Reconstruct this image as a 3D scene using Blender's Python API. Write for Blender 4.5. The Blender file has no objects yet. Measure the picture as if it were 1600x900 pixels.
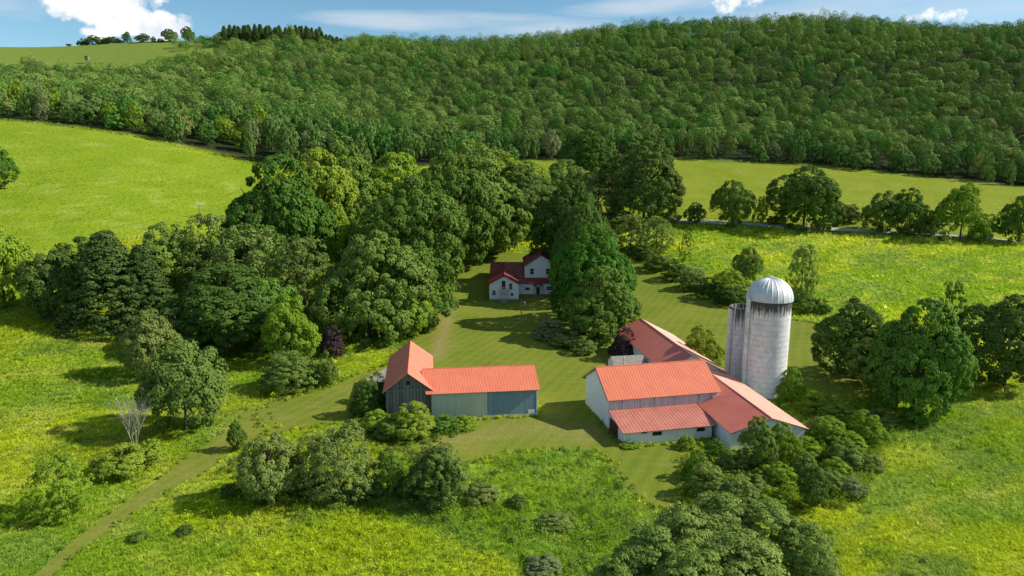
import bpy, math, random
import numpy as np
from mathutils import Vector, Matrix
from mathutils.geometry import delaunay_2d_cdt

SC = bpy.context.scene
COL = SC.collection
RNG = np.random.default_rng(7)
random.seed(7)
R = math.radians

# ------------------------------------------------------------------ camera model
CAM_H, PITCH, FOC = 34.0, R(11.0), 1067.0
cp, sp = math.cos(PITCH), math.sin(PITCH)

def ray(px, py):
    u = (px - 800) / FOC; v = (450 - py) / FOC
    return np.array([u, cp + v * sp, -sp + v * cp])
def at_y(px, py, Y):
    d = ray(px, py); t = Y / d[1]
    return np.array([d[0] * t, Y, CAM_H + d[2] * t])
def at_z(px, py, z=0.0):
    d = ray(px, py); t = (z - CAM_H) / d[2]
    return np.array([d[0] * t, d[1] * t, z])
def depth_of(p):
    return p[1] * cp - (p[2] - CAM_H) * sp

# ------------------------------------------------------------------ terrain height (thin plate spline through surveyed points)
ctl = []
for x in (-42, -20, 0, 20, 42):
    for y in (52, 72, 95, 112): ctl.append((x, y, 0.0))
for x, y, z in ((-12, 158, 0), (4, 158, 0), (14, 165, 0), (0, 182, .6), (14, 185, 1.0), (-40, 20, 0), (40, 20, 0), (0, -40, -1), (-90, -20, 0), (90, -20, -1),
                (30, 140, .6), (10, 135, 0), (-20, 135, .8), (60, 60, -.5), (75, 85, 0), (90, 110, 1.0)): ctl.append((x, y, z))
for px, py, Y in ((0, 400, 150), (0, 300, 213), (0, 190, 310), (200, 215, 300), (415, 265, 290), (310, 330, 225), (150, 300, 222), (0, 480, 126), (60, 640, 86), (150, 540, 112),
                  (1040, 255, 400), (1300, 268, 392), (1595, 300, 345), (830, 262, 385), (1200, 300, 315), (1450, 325, 275),
                  (975, 341, 240), (1100, 346, 233), (1255, 356, 225), (1420, 363, 218), (1580, 376, 208), (1150, 420, 182), (1400, 440, 165), (1560, 480, 140), (1250, 490, 142),
                  (0, 74, 720), (240, 64, 700), (480, 70, 690), (250, 100, 600), (100, 105, 590), (100, 150, 450),
                  (680, 98, 650), (1000, 60, 700), (1300, 46, 720), (1590, 60, 715), (1300, 165, 540), (1000, 165, 540), (700, 185, 480), (1590, 180, 520), (550, 235, 345), (700, 255, 335)):
    ctl.append(tuple(at_y(px, py, Y)))
for x, y, z in ((-520, 330, 75), (-600, 720, 146), (-200, 950, 120), (200, 950, 125), (600, 950, 130), (-600, 1000, 120), (620, 720, 170), (520, 330, 8), (480, 440, 45), (300, 150, -8), (300, 40, -12), (-260, 150, 22), (-260, 60, 9)): ctl.append((x, y, z))
ctl = np.array(ctl)

def _tps_fit(P, lam=0.02):
    s = 100.0; X = P[:, :2] / s; n = len(X)
    r2 = ((X[:, None] - X[None]) ** 2).sum(-1); K = 0.5 * r2 * np.log(r2 + 1e-12)
    A = np.zeros((n + 3, n + 3)); A[:n, :n] = K + lam * np.eye(n)
    A[:n, n] = 1; A[:n, n + 1:] = X; A[n, :n] = 1; A[n + 1:, :n] = X.T
    return X, np.linalg.solve(A, np.r_[P[:, 2], 0, 0, 0]), s
_TX, _TW, _TS = _tps_fit(ctl)
def terr(x, y):
    x = np.atleast_1d(np.asarray(x, float)); y = np.atleast_1d(np.asarray(y, float)); sh = x.shape
    x = x.ravel() / _TS; y = y.ravel() / _TS; out = np.empty(len(x)); n = len(_TX)
    for i in range(0, len(x), 40000):
        a = x[i:i + 40000]; b = y[i:i + 40000]
        r2 = (a[:, None] - _TX[None, :, 0]) ** 2 + (b[:, None] - _TX[None, :, 1]) ** 2
        out[i:i + 40000] = (0.5 * r2 * np.log(r2 + 1e-12)) @ _TW[:n] + _TW[n] + a * _TW[n + 1] + b * _TW[n + 2]
    return out.reshape(sh)
def tz(x, y): return float(terr(x, y)[0])

def hit(px, py):
    """where the sight line through a pixel meets the ground"""
    d = ray(px, py); t = np.arange(20, 1300, 1.0)
    P = np.array([0, 0, CAM_H])[None] + d[None] * t[:, None]
    g = P[:, 2] - terr(P[:, 0], P[:, 1])
    k = np.where(g < 0)[0]
    if len(k) == 0: t0 = 700.0
    else:
        i = max(k[0], 1); t0 = t[i - 1] + g[i - 1] / (g[i - 1] - g[i])
    p = np.array([0, 0, CAM_H]) + d * t0
    p[2] = tz(p[0], p[1]); return p

# ------------------------------------------------------------------ small numeric helpers
def vnoise(x, y, scale, seed=0):
    x = np.asarray(x) / scale; y = np.asarray(y) / scale
    xi = np.floor(x).astype(np.int64); yi = np.floor(y).astype(np.int64); fx = x - xi; fy = y - yi
    fx = fx * fx * (3 - 2 * fx); fy = fy * fy * (3 - 2 * fy)
    def h(a, b):
        n = (a * 374761393 + b * 668265263 + seed * 974711) & 0xffffffff
        n = ((n ^ (n >> 13)) * 1274126177) & 0xffffffff
        return ((n ^ (n >> 16)) & 0xffff) / 65535.0
    return (h(xi, yi) * (1 - fx) + h(xi + 1, yi) * fx) * (1 - fy) + (h(xi, yi + 1) * (1 - fx) + h(xi + 1, yi + 1) * fx) * fy
def fbm(x, y, scale, seed=0, oct=3):
    s = 0; a = 1; t = 0
    for o in range(oct): s = s + a * vnoise(x, y, scale / 2 ** o, seed + o * 17); t += a; a *= .55
    return s / t
def inside(x, y, poly):
    poly = np.asarray(poly)[:, :2]; r = np.zeros(len(x), bool); j = len(poly) - 1
    for i in range(len(poly)):
        xi, yi = poly[i]; xj, yj = poly[j]
        if yi != yj: r ^= ((yi > y) != (yj > y)) & (x < (xj - xi) * (y - yi) / (yj - yi) + xi)
        j = i
    return r
def smooth(a, b, x): t = np.clip((x - a) / (b - a), 0, 1); return t * t * (3 - 2 * t)

# ------------------------------------------------------------------ object helpers
def tag(o, label=None, cat=None, group=None, kind=None):
    if label: o['label'] = label
    if cat: o['category'] = cat
    if group: o['group'] = group
    if kind: o['kind'] = kind
    return o
def empty(name, loc=(0, 0, 0), rz=0):
    o = bpy.data.objects.new(name, None); COL.objects.link(o); o.empty_display_size = .5
    o.location = loc; o.rotation_euler = (0, 0, rz); return o
def raw_mesh(name, V, F, mats, mi=None, attrs=None, sm=False):
    V = np.ascontiguousarray(V, np.float32); F = np.ascontiguousarray(F, np.int32); k = F.shape[1]
    me = bpy.data.meshes.new(name); me.vertices.add(len(V)); me.vertices.foreach_set('co', V.ravel())
    me.loops.add(F.size); me.loops.foreach_set('vertex_index', F.ravel())
    me.polygons.add(len(F)); me.polygons.foreach_set('loop_start', np.arange(0, F.size, k, dtype=np.int32))
    for m in mats: me.materials.append(m)
    if mi is not None: me.polygons.foreach_set('material_index', np.ascontiguousarray(mi, np.int32))
    for nm, (tp, dom, arr) in (attrs or {}).items():
        a = me.attributes.new(nm, tp, dom)
        a.data.foreach_set({'FLOAT_COLOR': 'color', 'FLOAT_VECTOR': 'vector'}.get(tp, 'value'), np.ascontiguousarray(arr, np.float32).ravel())
    me.update(calc_edges=True)
    me.polygons.foreach_set('use_smooth', np.full(len(F), sm)); return me
def link(name, me, parent=None, loc=None, rz=0):
    o = bpy.data.objects.new(name, me); COL.objects.link(o)
    if parent is not None: o.parent = parent
    if loc is not None: o.location = loc
    o.rotation_euler = (0, 0, rz); return o

class MB:
    def __init__(s): s.v = []; s.f = []
    def add(s, V, F):
        n = len(s.v); s.v += [tuple(map(float, p)) for p in V]; s.f += [tuple(n + i for i in q) for q in F]; return s
    def box(s, x0, x1, y0, y1, z0, z1):
        return s.add([(x0, y0, z0), (x1, y0, z0), (x1, y1, z0), (x0, y1, z0), (x0, y0, z1), (x1, y0, z1), (x1, y1, z1), (x0, y1, z1)],
                     [(0, 3, 2, 1), (4, 5, 6, 7), (0, 1, 5, 4), (1, 2, 6, 5), (2, 3, 7, 6), (3, 0, 4, 7)])
    def prism(s, poly, axis, a0, a1):
        """poly in the two other axes extruded along axis"""
        n = len(poly); V = []
        for a in (a0, a1):
            for p, q in poly: V.append((p, a, q) if axis == 'y' else ((a, p, q) if axis == 'x' else (p, q, a)))
        return s.add(V, [tuple(range(n)), tuple(range(2 * n - 1, n - 1, -1))] + [(i, n + i, n + (i + 1) % n, (i + 1) % n) for i in range(n)])
    def tube(s, pts, rad, n=8, cap=True):
        pts = [Vector(p) for p in pts]; rings = []
        for i, p in enumerate(pts):
            d = (pts[min(i + 1, len(pts) - 1)] - pts[max(i - 1, 0)]).normalized()
            a = d.orthogonal().normalized(); b = d.cross(a); r = rad[i] if hasattr(rad, '__len__') else rad
            rings.append([p + (a * math.cos(2 * math.pi * k / n) + b * math.sin(2 * math.pi * k / n)) * r for k in range(n)])
        V = [q for r_ in rings for q in r_]; F = []
        for i in range(len(pts) - 1):
            for k in range(n): F.append((i * n + k, i * n + (k + 1) % n, (i + 1) * n + (k + 1) % n, (i + 1) * n + k))
        if cap: F += [tuple(range(n - 1, -1, -1)), tuple(range((len(pts) - 1) * n, len(pts) * n))]
        return s.add(V, F)
    def lathe(s, prof, c=(0, 0), n=48):
        V = [(c[0] + r * math.cos(2 * math.pi * k / n), c[1] + r * math.sin(2 * math.pi * k / n), z) for r, z in prof for k in range(n)]
        return s.add(V, [(i * n + k, i * n + (k + 1) % n, (i + 1) * n + (k + 1) % n, (i + 1) * n + k) for i in range(len(prof) - 1) for k in range(n)])
    def slope(s, e0, e1, r1, r0, th=.07, rib=.42, rh=.028, sag=0.0):
        """ribbed metal roof slope: eave e0-e1, ridge r0-r1"""
        e0, e1, r1, r0 = map(Vector, (e0, e1, r1, r0)); nrm = (e1 - e0).cross(r0 - e0).normalized()
        if nrm.z < 0: nrm = -nrm
        t = nrm * th
        s.add([e0, e1, r1, r0, e0 - t, e1 - t, r1 - t, r0 - t], [(0, 1, 2, 3), (7, 6, 5, 4), (0, 4, 5, 1), (1, 5, 6, 2), (2, 6, 7, 3), (3, 7, 4, 0)])
        L = (e1 - e0).length; k = max(2, int(L / rib)); w = .045 / L
        for i in range(k + 1):
            u = min(max(i / k, w * 1.2), 1 - w * 1.2)
            A = e0.lerp(e1, u - w); B = e0.lerp(e1, u + w); C = r0.lerp(r1, u + w); D = r0.lerp(r1, u - w)
            M0 = e0.lerp(e1, u) + nrm * rh; M1 = r0.lerp(r1, u) + nrm * rh; lo = nrm * -.01
            s.add([A + lo, B + lo, C + lo, D + lo, M0, M1], [(0, 4, 5, 3), (4, 1, 2, 5), (0, 1, 4), (3, 5, 2)])
        return s
    def build(s, name, mat, parent=None, sm=False):
        me = bpy.data.meshes.new(name); me.from_pydata(s.v, [], s.f)
        for m in (mat if isinstance(mat, (list, tuple)) else [mat]): me.materials.append(m)
        import bmesh
        bm = bmesh.new(); bm.from_mesh(me); bmesh.ops.recalc_face_normals(bm, faces=bm.faces); bm.to_mesh(me); bm.free()
        me.polygons.foreach_set('use_smooth', [sm] * len(me.polygons)); me.update()
        return link(name, me, parent)

# ------------------------------------------------------------------ materials
class NT:
    def __init__(s, name):
        s.m = bpy.data.materials.new(name); s.m.use_nodes = True; s.t = s.m.node_tree; s.t.nodes.clear()
        s.out = s.n('ShaderNodeOutputMaterial')
    def n(s, tp, **kw):
        o = s.t.nodes.new(tp)
        for k, v in kw.items(): setattr(o, k, v)
        return o
    def l(s, a, b): s.t.links.new(a, b)
    def put(s, inp, v):
        if hasattr(v, 'is_output'): s.l(v, inp)
        else:
            if isinstance(v, (tuple, list)) and len(v) == 3 and inp.type == 'RGBA': v = (*v, 1)
            inp.default_value = v
    def mix(s, f, a, b, mode='MIX'):
        o = s.n('ShaderNodeMix', data_type='RGBA', blend_type=mode); s.put(o.inputs[0], f); s.put(o.inputs[6], a); s.put(o.inputs[7], b); return o.outputs[2]
    def math(s, op, a, b=0.0, c=None, clamp=False):
        o = s.n('ShaderNodeMath', operation=op, use_clamp=clamp); s.put(o.inputs[0], a); s.put(o.inputs[1], b)
        if c is not None: s.put(o.inputs[2], c)
        return o.outputs[0]
    def rng(s, v, a, b, c=0.0, d=1.0):
        o = s.n('ShaderNodeMapRange'); s.put(o.inputs[0], v)
        for i, q in enumerate((a, b, c, d)): s.put(o.inputs[i + 1], q)
        return o.outputs[0]
    def coord(s, kind='Object', scale=(1, 1, 1), rot=(0, 0, 0)):
        c = s.n('ShaderNodeTexCoord'); m = s.n('ShaderNodeMapping'); s.l(c.outputs[kind], m.inputs[0]); m.inputs['Scale'].default_value = scale; m.inputs['Rotation'].default_value = rot; return m.outputs[0]
    def world(s, scale=(1, 1, 1), rot=(0, 0, 0)):
        c = s.n('ShaderNodeNewGeometry'); m = s.n('ShaderNodeMapping'); s.l(c.outputs['Position'], m.inputs[0]); m.inputs['Scale'].default_value = scale; m.inputs['Rotation'].default_value = rot; return m.outputs[0]
    def noise(s, vec, scale, detail=3, rough=.55, dist=0.0):
        o = s.n('ShaderNodeTexNoise'); s.l(vec, o.inputs['Vector']); o.inputs['Scale'].default_value = scale; o.inputs['Detail'].default_value = detail
        o.inputs['Roughness'].default_value = rough; o.inputs['Distortion'].default_value = dist; return o.outputs[0]
    def attr(s, name, out='Fac'):
        o = s.n('ShaderNodeAttribute', attribute_name=name); return o.outputs[out]
    def done(s, col, rough=.7, spec=.3, bump=None, bstr=.4, metal=0.0, bd=.05):
        b = s.n('ShaderNodeBsdfPrincipled'); s.put(b.inputs['Base Color'], col); s.put(b.inputs['Roughness'], rough); s.put(b.inputs['Metallic'], metal); s.put(b.inputs['Specular IOR Level'], spec)
        if bump is not None:
            p = s.n('ShaderNodeBump'); p.inputs['Strength'].default_value = bstr; p.inputs['Distance'].default_value = bd; s.l(bump, p.inputs['Height']); s.l(p.outputs[0], b.inputs['Normal'])
        s.l(b.outputs[0], s.out.inputs[0]); return s.m

def leaf_mat(name, dark, light, trans=.27, per_tree='OBJECT', spread=.45, vary=1.0):
    t = NT(name)
    v = t.n('ShaderNodeObjectInfo').outputs['Random'] if per_tree == 'OBJECT' else t.attr('tree')
    k = t.math('ADD', t.math('MULTIPLY', t.attr('tint'), 1 - spread), t.math('MULTIPLY', v, spread))
    col = t.mix(k, dark, light)
    # a share of trees lean to olive, another to yellow green
    v2 = t.math('FRACT', t.math('MULTIPLY', v, 7.31))
    col = t.mix(t.rng(v2, .62, 1.0, 0, .32 * vary), col, (light[0] * 1.12, light[1] * .88, light[2] * 1.3))
    col = t.mix(t.rng(v2, .4, 0.0, 0, .4 * vary), col, (dark[0] * 1.25, light[1] * .70, dark[2] * 1.3))
    vt = t.n('ShaderNodeVectorTransform', vector_type='NORMAL', convert_from='OBJECT', convert_to='WORLD'); t.l(t.attr('soft', 'Vector'), vt.inputs[0])
    g = t.n('ShaderNodeNewGeometry'); vm = t.n('ShaderNodeMix', data_type='VECTOR'); vm.inputs[0].default_value = .34; t.l(g.outputs['Normal'], vm.inputs[4]); t.l(vt.outputs[0], vm.inputs[5])
    nn = t.n('ShaderNodeVectorMath', operation='NORMALIZE'); t.l(vm.outputs[1], nn.inputs[0])
    d = t.n('ShaderNodeBsdfPrincipled'); t.l(nn.outputs[0], d.inputs['Normal']); t.put(d.inputs['Base Color'], col); d.inputs['Roughness'].default_value = .6; d.inputs['Specular IOR Level'].default_value = .06
    tr = t.n('ShaderNodeBsdfTranslucent'); t.put(tr.inputs[0], t.mix(1.0, col, (1.25, 1.15, .5), 'MULTIPLY'))
    mx = t.n('ShaderNodeMixShader'); mx.inputs[0].default_value = trans; t.l(d.outputs[0], mx.inputs[1]); t.l(tr.outputs[0], mx.inputs[2]); t.l(mx.outputs[0], t.out.inputs[0])
    return t.m
M = {}
M['maple'] = leaf_mat('maple_leaves', (.046, .112, .014), (.215, .325, .055))
M['bright'] = leaf_mat('bright_leaves', (.105, .200, .015), (.310, .425, .042))
M['olive'] = leaf_mat('olive_leaves', (.098, .155, .030), (.265, .335, .082))
M['darkgreen'] = leaf_mat('dark_leaves', (.031, .080, .013), (.142, .222, .042))
M['spruce'] = leaf_mat('spruce_needles', (.028, .062, .017), (.130, .185, .042), trans=.12)
M['pale'] = leaf_mat('pale_leaves', (.120, .160, .065), (.260, .310, .130))
M['purple'] = leaf_mat('purple_leaves', (.030, .020, .022), (.100, .066, .066), trans=.15)
M['sumac'] = leaf_mat('sumac_leaves', (.105, .175, .032), (.310, .395, .095), spread=.15, vary=.3)
M['far'] = leaf_mat('forest_leaves', (.033, .088, .018), (.240, .350, .072), per_tree='ATTR', spread=.55, trans=.14)
M['farobj'] = leaf_mat('forest_front_leaves', (.030, .088, .020), (.205, .330, .072), trans=.16)
def bark(name, c0, c1):
    t = NT(name); n = t.noise(t.coord('Object', (6, 6, 1.5)), 3, 4); return t.done(t.mix(t.rng(n, .3, .7), c0, c1), .9, .1, n, .6)
M['bark'] = bark('bark', (.045, .035, .025), (.13, .105, .08)); M['deadwood'] = bark('dead_wood', (.25, .22, .19), (.42, .38, .34)); M['stem'] = bark('stem_bark', (.10, .075, .05), (.2, .15, .11))

def grass_leaf(name, trans=.4):
    t = NT(name); c = t.attr('col', 'Color')
    g = t.n('ShaderNodeNewGeometry'); vm = t.n('ShaderNodeMix', data_type='VECTOR'); vm.inputs[0].default_value = .72; t.l(g.outputs['Normal'], vm.inputs[4]); vm.inputs[5].default_value = (0, 0, 1)
    nn = t.n('ShaderNodeVectorMath', operation='NORMALIZE'); t.l(vm.outputs[1], nn.inputs[0])
    d = t.n('ShaderNodeBsdfDiffuse'); t.put(d.inputs[0], c); t.l(nn.outputs[0], d.inputs['Normal']); tr = t.n('ShaderNodeBsdfTranslucent'); t.put(tr.inputs[0], t.mix(1.0, c, (1.15, 1.1, .6), 'MULTIPLY'))
    mx = t.n('ShaderNodeMixShader'); mx.inputs[0].default_value = trans; t.l(d.outputs[0], mx.inputs[1]); t.l(tr.outputs[0], mx.inputs[2]); t.l(mx.outputs[0], t.out.inputs[0]); return t.m
M['grass'] = grass_leaf('grass_blades')

t = NT('meadow_ground'); w = t.world(); c = t.attr('col', 'Color')
n1 = t.noise(w, .9, 4, .65); n2 = t.noise(w, .12, 3)
col = t.mix(t.rng(n1, .3, .72), t.mix(1.0, c, (.62, .72, .6), 'MULTIPLY'), t.mix(1.0, c, (1.18, 1.12, 1.0), 'MULTIPLY'))
col = t.mix(t.rng(n2, .55, .8, 0, .5), col, t.mix(1.0, c, (1.25, 1.05, 1.3), 'MULTIPLY'))
M['ground'] = t.done(col, .95, .05, n1, 1.0, bd=.5)

t = NT('mown_grass'); w = t.world(); wr = t.world((1, 1, 1), (0, 0, R(24)))
wav = t.n('ShaderNodeTexWave', wave_type='BANDS', bands_direction='X', wave_profile='SIN'); t.l(wr, wav.inputs[0]); wav.inputs['Scale'].default_value = .17; wav.inputs['Distortion'].default_value = 2.2; wav.inputs['Detail'].default_value = 2; wav.inputs['Detail Scale'].default_value = .35
n1 = t.noise(w, 2.2, 4, .65); n2 = t.noise(w, .09, 3, .6); n3 = t.noise(t.world((.25, 1.6, 1), (0, 0, R(20))), .7, 3)
col = t.mix(t.rng(n2, .35, .7), (.108, .166, .014), (.172, .200, .022))
col = t.mix(t.math('MULTIPLY', wav.outputs[0], .36), col, (.225, .225, .034))
col = t.mix(t.rng(n3, .50, .75, 0, .6), col, (.25, .215, .060))
worn = t.attr('worn'); col = t.mix(t.math('MULTIPLY', worn, t.rng(n1, .25, .65, .35, 1.0)), col, (.29, .225, .10))
col = t.mix(t.rng(n1, .3, .7, .3, 0), col, (.085, .115, .02))
M['lawn'] = t.done(col, .95, .05, n1, .7, bd=.12)

t = NT('road_gravel'); w = t.world(); n = t.noise(w, 1.4, 4, .6); M['road'] = t.done(t.mix(t.rng(n, .3, .7), (.30, .29, .27), (.42, .40, .37)), .9, .2, n, .2)
t = NT('gravel'); w = t.world(); n = t.noise(w, 2.5, 5, .7); M['gravel'] = t.done(t.mix(t.rng(n, .35, .65), (.12, .13, .07), (.36, .34, .29)), .95, .1, n, .6, bd=.08)

def roof_mat(name, base, var, stain, rough=.5, ax=0, wdt=.76):
    t = NT(name); o = t.coord('Object'); n = t.noise(o, .45, 4, .6); s = t.noise(t.coord('Object', (2.6, .18, .18)), 1.6, 3); f = t.noise(o, 7, 3)
    c = t.mix(t.rng(n, .3, .7), base, var); c = t.mix(t.rng(s, .55, .8, 0, .35), c, stain); c = t.mix(t.rng(f, .62, .8, 0, .25), c, stain)
    sx = t.n('ShaderNodeSeparateXYZ'); t.l(o, sx.inputs[0]); cell = t.math('FLOOR', t.math('DIVIDE', sx.outputs[ax], wdt)); wn = t.n('ShaderNodeTexWhiteNoise', noise_dimensions='1D'); t.l(cell, wn.inputs['W'])
    c = t.mix(t.math('MULTIPLY', wn.outputs[0], .30), c, stain); c = t.mix(t.rng(wn.outputs[0], .88, .9, 0, .35), c, var)
    sc = (.35, 3.5, 1) if ax == 1 else (3.5, .35, 1); rs = t.noise(t.coord('Object', sc), 1.3, 5, .7); c = t.mix(t.rng(rs, .60, .74, 0, .55), c, (stain[0] * .62, stain[1] * .55, stain[2] * .5))
    seam = t.math('LESS_THAN', t.math('FRACT', t.math('DIVIDE', sx.outputs[ax], wdt)), .06); c = t.mix(t.math('MULTIPLY', seam, .15), c, (stain[0] * .5, stain[1] * .5, stain[2] * .5))
    return t.done(c, rough, .3, f, .1)
M['roof_orange_y'] = roof_mat('painted_metal_roof', (.60, .152, .080), (.66, .192, .106), (.52, .165, .105), ax=1)
M['roof_orange'] = roof_mat('painted_metal_roof', (.60, .152, .080), (.66, .192, .106), (.52, .165, .105))
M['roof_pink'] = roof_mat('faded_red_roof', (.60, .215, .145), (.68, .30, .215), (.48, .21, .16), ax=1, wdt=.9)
M['roof_paler'] = roof_mat('paler_red_roof', (.66, .285, .205), (.74, .37, .285), (.54, .25, .19), ax=1, wdt=.9)  # paler red tone for the right slopes of long wing and rear roof
M['roof_darker'] = roof_mat('darker_red_roof', (.45, .115, .080), (.52, .155, .110), (.36, .12, .09), ax=1, wdt=.9)  # darker red tone for the left slopes of the same roofs
M['roof_lean'] = roof_mat('worn_metal_roof', (.42, .125, .085), (.54, .20, .15), (.33, .17, .13), .42)
M['roof_house'] = roof_mat('dark_red_roof', (.150, .016, .020), (.20, .027, .028), (.11, .022, .022))
t = NT('weathered_shingle'); o = t.coord('Object'); n = t.noise(o, 2.2, 5, .7); M['roof_grey'] = t.done(t.mix(t.rng(n, .3, .7), (.16, .15, .13), (.31, .29, .25)), .9, .15, n, .5)

def board_mat(name, c0, c1, stain, freq=3.6, gap=.5, srange=(.5, .75), skew=1.0):
    """vertical boards: the seam pattern runs along x on front walls and along y on end walls"""
    t = NT(name); g = t.n('ShaderNodeTexCoord').outputs['Object']; sx = t.n('ShaderNodeSeparateXYZ'); t.l(g, sx.inputs[0])
    a = t.math('ADD', sx.outputs[0], sx.outputs[1]); b = t.math('FRACT', t.math('MULTIPLY', a, freq)); seam = t.math('LESS_THAN', b, .13)
    cell = t.math('FLOOR', t.math('MULTIPLY', a, freq)); wn = t.n('ShaderNodeTexWhiteNoise', noise_dimensions='1D'); t.l(cell, wn.inputs['W'])
    n = t.noise(t.coord('Object', (3.2, 3.2, .28)), 1.5, 5, .65); n2 = t.noise(t.coord('Object'), .6, 4, .6)
    c = t.mix(t.math('ADD', t.math('MULTIPLY', wn.outputs[0], .45), t.math('MULTIPLY', n, .55)), c0, c1)
    c = t.mix(t.rng(n, srange[0], srange[1], 0, .75), c, stain); c = t.mix(t.rng(n2, .5, .75, 0, .4), c, stain)
    c = t.mix(t.math('MULTIPLY', seam, gap), c, (c0[0] * .35, c0[1] * .35, c0[2] * .35))
    h = t.math('SUBTRACT', n, t.math('MULTIPLY', seam, .8)); return t.done(c, .85, .2, h, .5, bd=.04)
M['oldboard'] = board_mat('weathered_boards', (.085, .084, .08), (.29, .28, .26), (.05, .05, .048), 2.3, 1.0)
M['whiteboard'] = board_mat('white_painted_boards', (.74, .75, .76), (.84, .84, .84), (.62, .61, .59), 3.0, .25, (.6, .85))
M['peeling'] = board_mat('peeling_white_boards', (.45, .44, .45), (.68, .67, .68), (.24, .21, .22), 3.0, .4, (.46, .66))
M['metalwall'] = board_mat('grey_green_corrugated_metal', (.48, .50, .39), (.60, .60, .48), (.40, .41, .32), 2.2, .18, (.6, .9))
M['bluepanel'] = board_mat('blue_grey_sheeting', (.17, .25, .31), (.24, .32, .37), (.14, .21, .27), 1.5, .15, (.6, .9))
M['siding'] = board_mat('white_house_siding', (.78, .80, .82), (.84, .86, .88), (.70, .72, .74), .05, 0.0, (.7, .95))
def plain(name, c0, c1, rough=.7, sc=2.0, spec=.3, metal=0.0):
    t = NT(name); n = t.noise(t.coord('Object'), sc, 4, .6); return t.done(t.mix(t.rng(n, .3, .7), c0, c1), rough, spec, n, .15, metal)
M['dark'] = plain('dark_interior', (.012, .011, .010), (.025, .022, .02)); M['reddoor'] = plain('dark_red_door', (.07, .018, .015), (.11, .03, .022))
M['stone'] = plain('foundation', (.20, .20, .19), (.34, .33, .31), .9); M['trim'] = plain('white_trim', (.68, .68, .67), (.78, .78, .77)); M['galv'] = plain('galvanised_metal', (.48, .50, .52), (.60, .62, .63), .55, 1.5, .4, .2)
M['wood'] = plain('grey_brown_timber', (.17, .13, .09), (.30, .24, .17), .9, 5); M['palewood'] = plain('pale_timber', (.42, .38, .32), (.56, .52, .45), .85, 5)
M['glass'] = plain('window_glass', (.03, .04, .05), (.05, .06, .07), .08, 1.0, .6)
M['lampglass'] = plain('lamp_cover', (.75, .75, .72), (.85, .85, .82), .3)
# concrete stave silo: courses, hoops' shadow lines and black streaks under the rim
t = NT('white_concrete_staves'); o = t.coord('Object'); sx = t.n('ShaderNodeSeparateXYZ'); t.l(o, sx.inputs[0])
ang = t.math('ARCTAN2', sx.outputs[1], sx.outputs[0]); cx = t.n('ShaderNodeCombineXYZ'); t.l(t.math('MULTIPLY', ang, 3.0), cx.inputs[0]); t.l(t.math('MULTIPLY', sx.outputs[2], 1.0), cx.inputs[2])
mp = t.n('ShaderNodeMapping'); t.l(cx.outputs[0], mp.inputs[0]); mp.inputs['Scale'].default_value = (2.3, 1, .16); st = t.noise(mp.outputs[0], 1.5, 5, .75)
mp2 = t.n('ShaderNodeMapping'); t.l(cx.outputs[0], mp2.inputs[0]); mp2.inputs['Scale'].default_value = (1.2, 1, 1.0); bl = t.noise(mp2.outputs[0], .9, 5, .7)
br = t.n('ShaderNodeTexBrick'); mp3 = t.n('ShaderNodeMapping'); t.l(cx.outputs[0], mp3.inputs[0]); mp3.inputs['Rotation'].default_value = (R(90), 0, 0); t.l(mp3.outputs[0], br.inputs[0])
br.inputs['Scale'].default_value = 1.0; br.inputs['Brick Width'].default_value = .30; br.inputs['Row Height'].default_value = .76; br.inputs['Mortar Size'].default_value = .018; br.inputs['Color1'].default_value = (.9, .9, .9, 1); br.inputs['Color2'].default_value = (1, 1, 1, 1); br.inputs['Mortar'].default_value = (.5, .5, .5, 1)
c = t.mix(t.rng(bl, .35, .65), (.60, .60, .60), (.82, .82, .81)); c = t.mix(1.0, c, br.outputs[0], 'MULTIPLY')
c = t.mix(t.rng(bl, .58, .72, 0, .55), c, (.42, .42, .415))
c = t.mix(t.rng(st, .52, .70, 0, .45), c, (.40, .40, .395)); topf = t.attr('stain'); k = t.math('ADD', st, t.math('MULTIPLY', topf, .36)); c = t.mix(t.rng(k, .66, .78, 0, .92), c, (.035, .03, .027))
M['silo'] = t.done(c, .9, .15, bl, .35, bd=.04)

# ------------------------------------------------------------------ foliage shapes
def quads(c, nrm, s, asp=1.0, rng=RNG):
    """leaf-clump rhombs: centres, normals, half sizes"""
    n = len(c); a = rng.normal(size=(n, 3)); u = np.cross(nrm, a); u /= np.linalg.norm(u, axis=1)[:, None] + 1e-9; v = np.cross(nrm, u)
    s = np.broadcast_to(np.asarray(s, float), (n,))[:, None]; bend = nrm * s * .25
    V = np.stack([c - u * s * asp - bend, c - v * s * .7, c + u * s * asp - bend, c + v * s * .7], 1).reshape(-1, 3)
    return V, np.arange(n * 4).reshape(-1, 4)
def unit(v): return v / (np.linalg.norm(v, axis=-1, keepdims=True) + 1e-9)
def sph(n, rng): return unit(rng.normal(size=(n, 3)))

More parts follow.
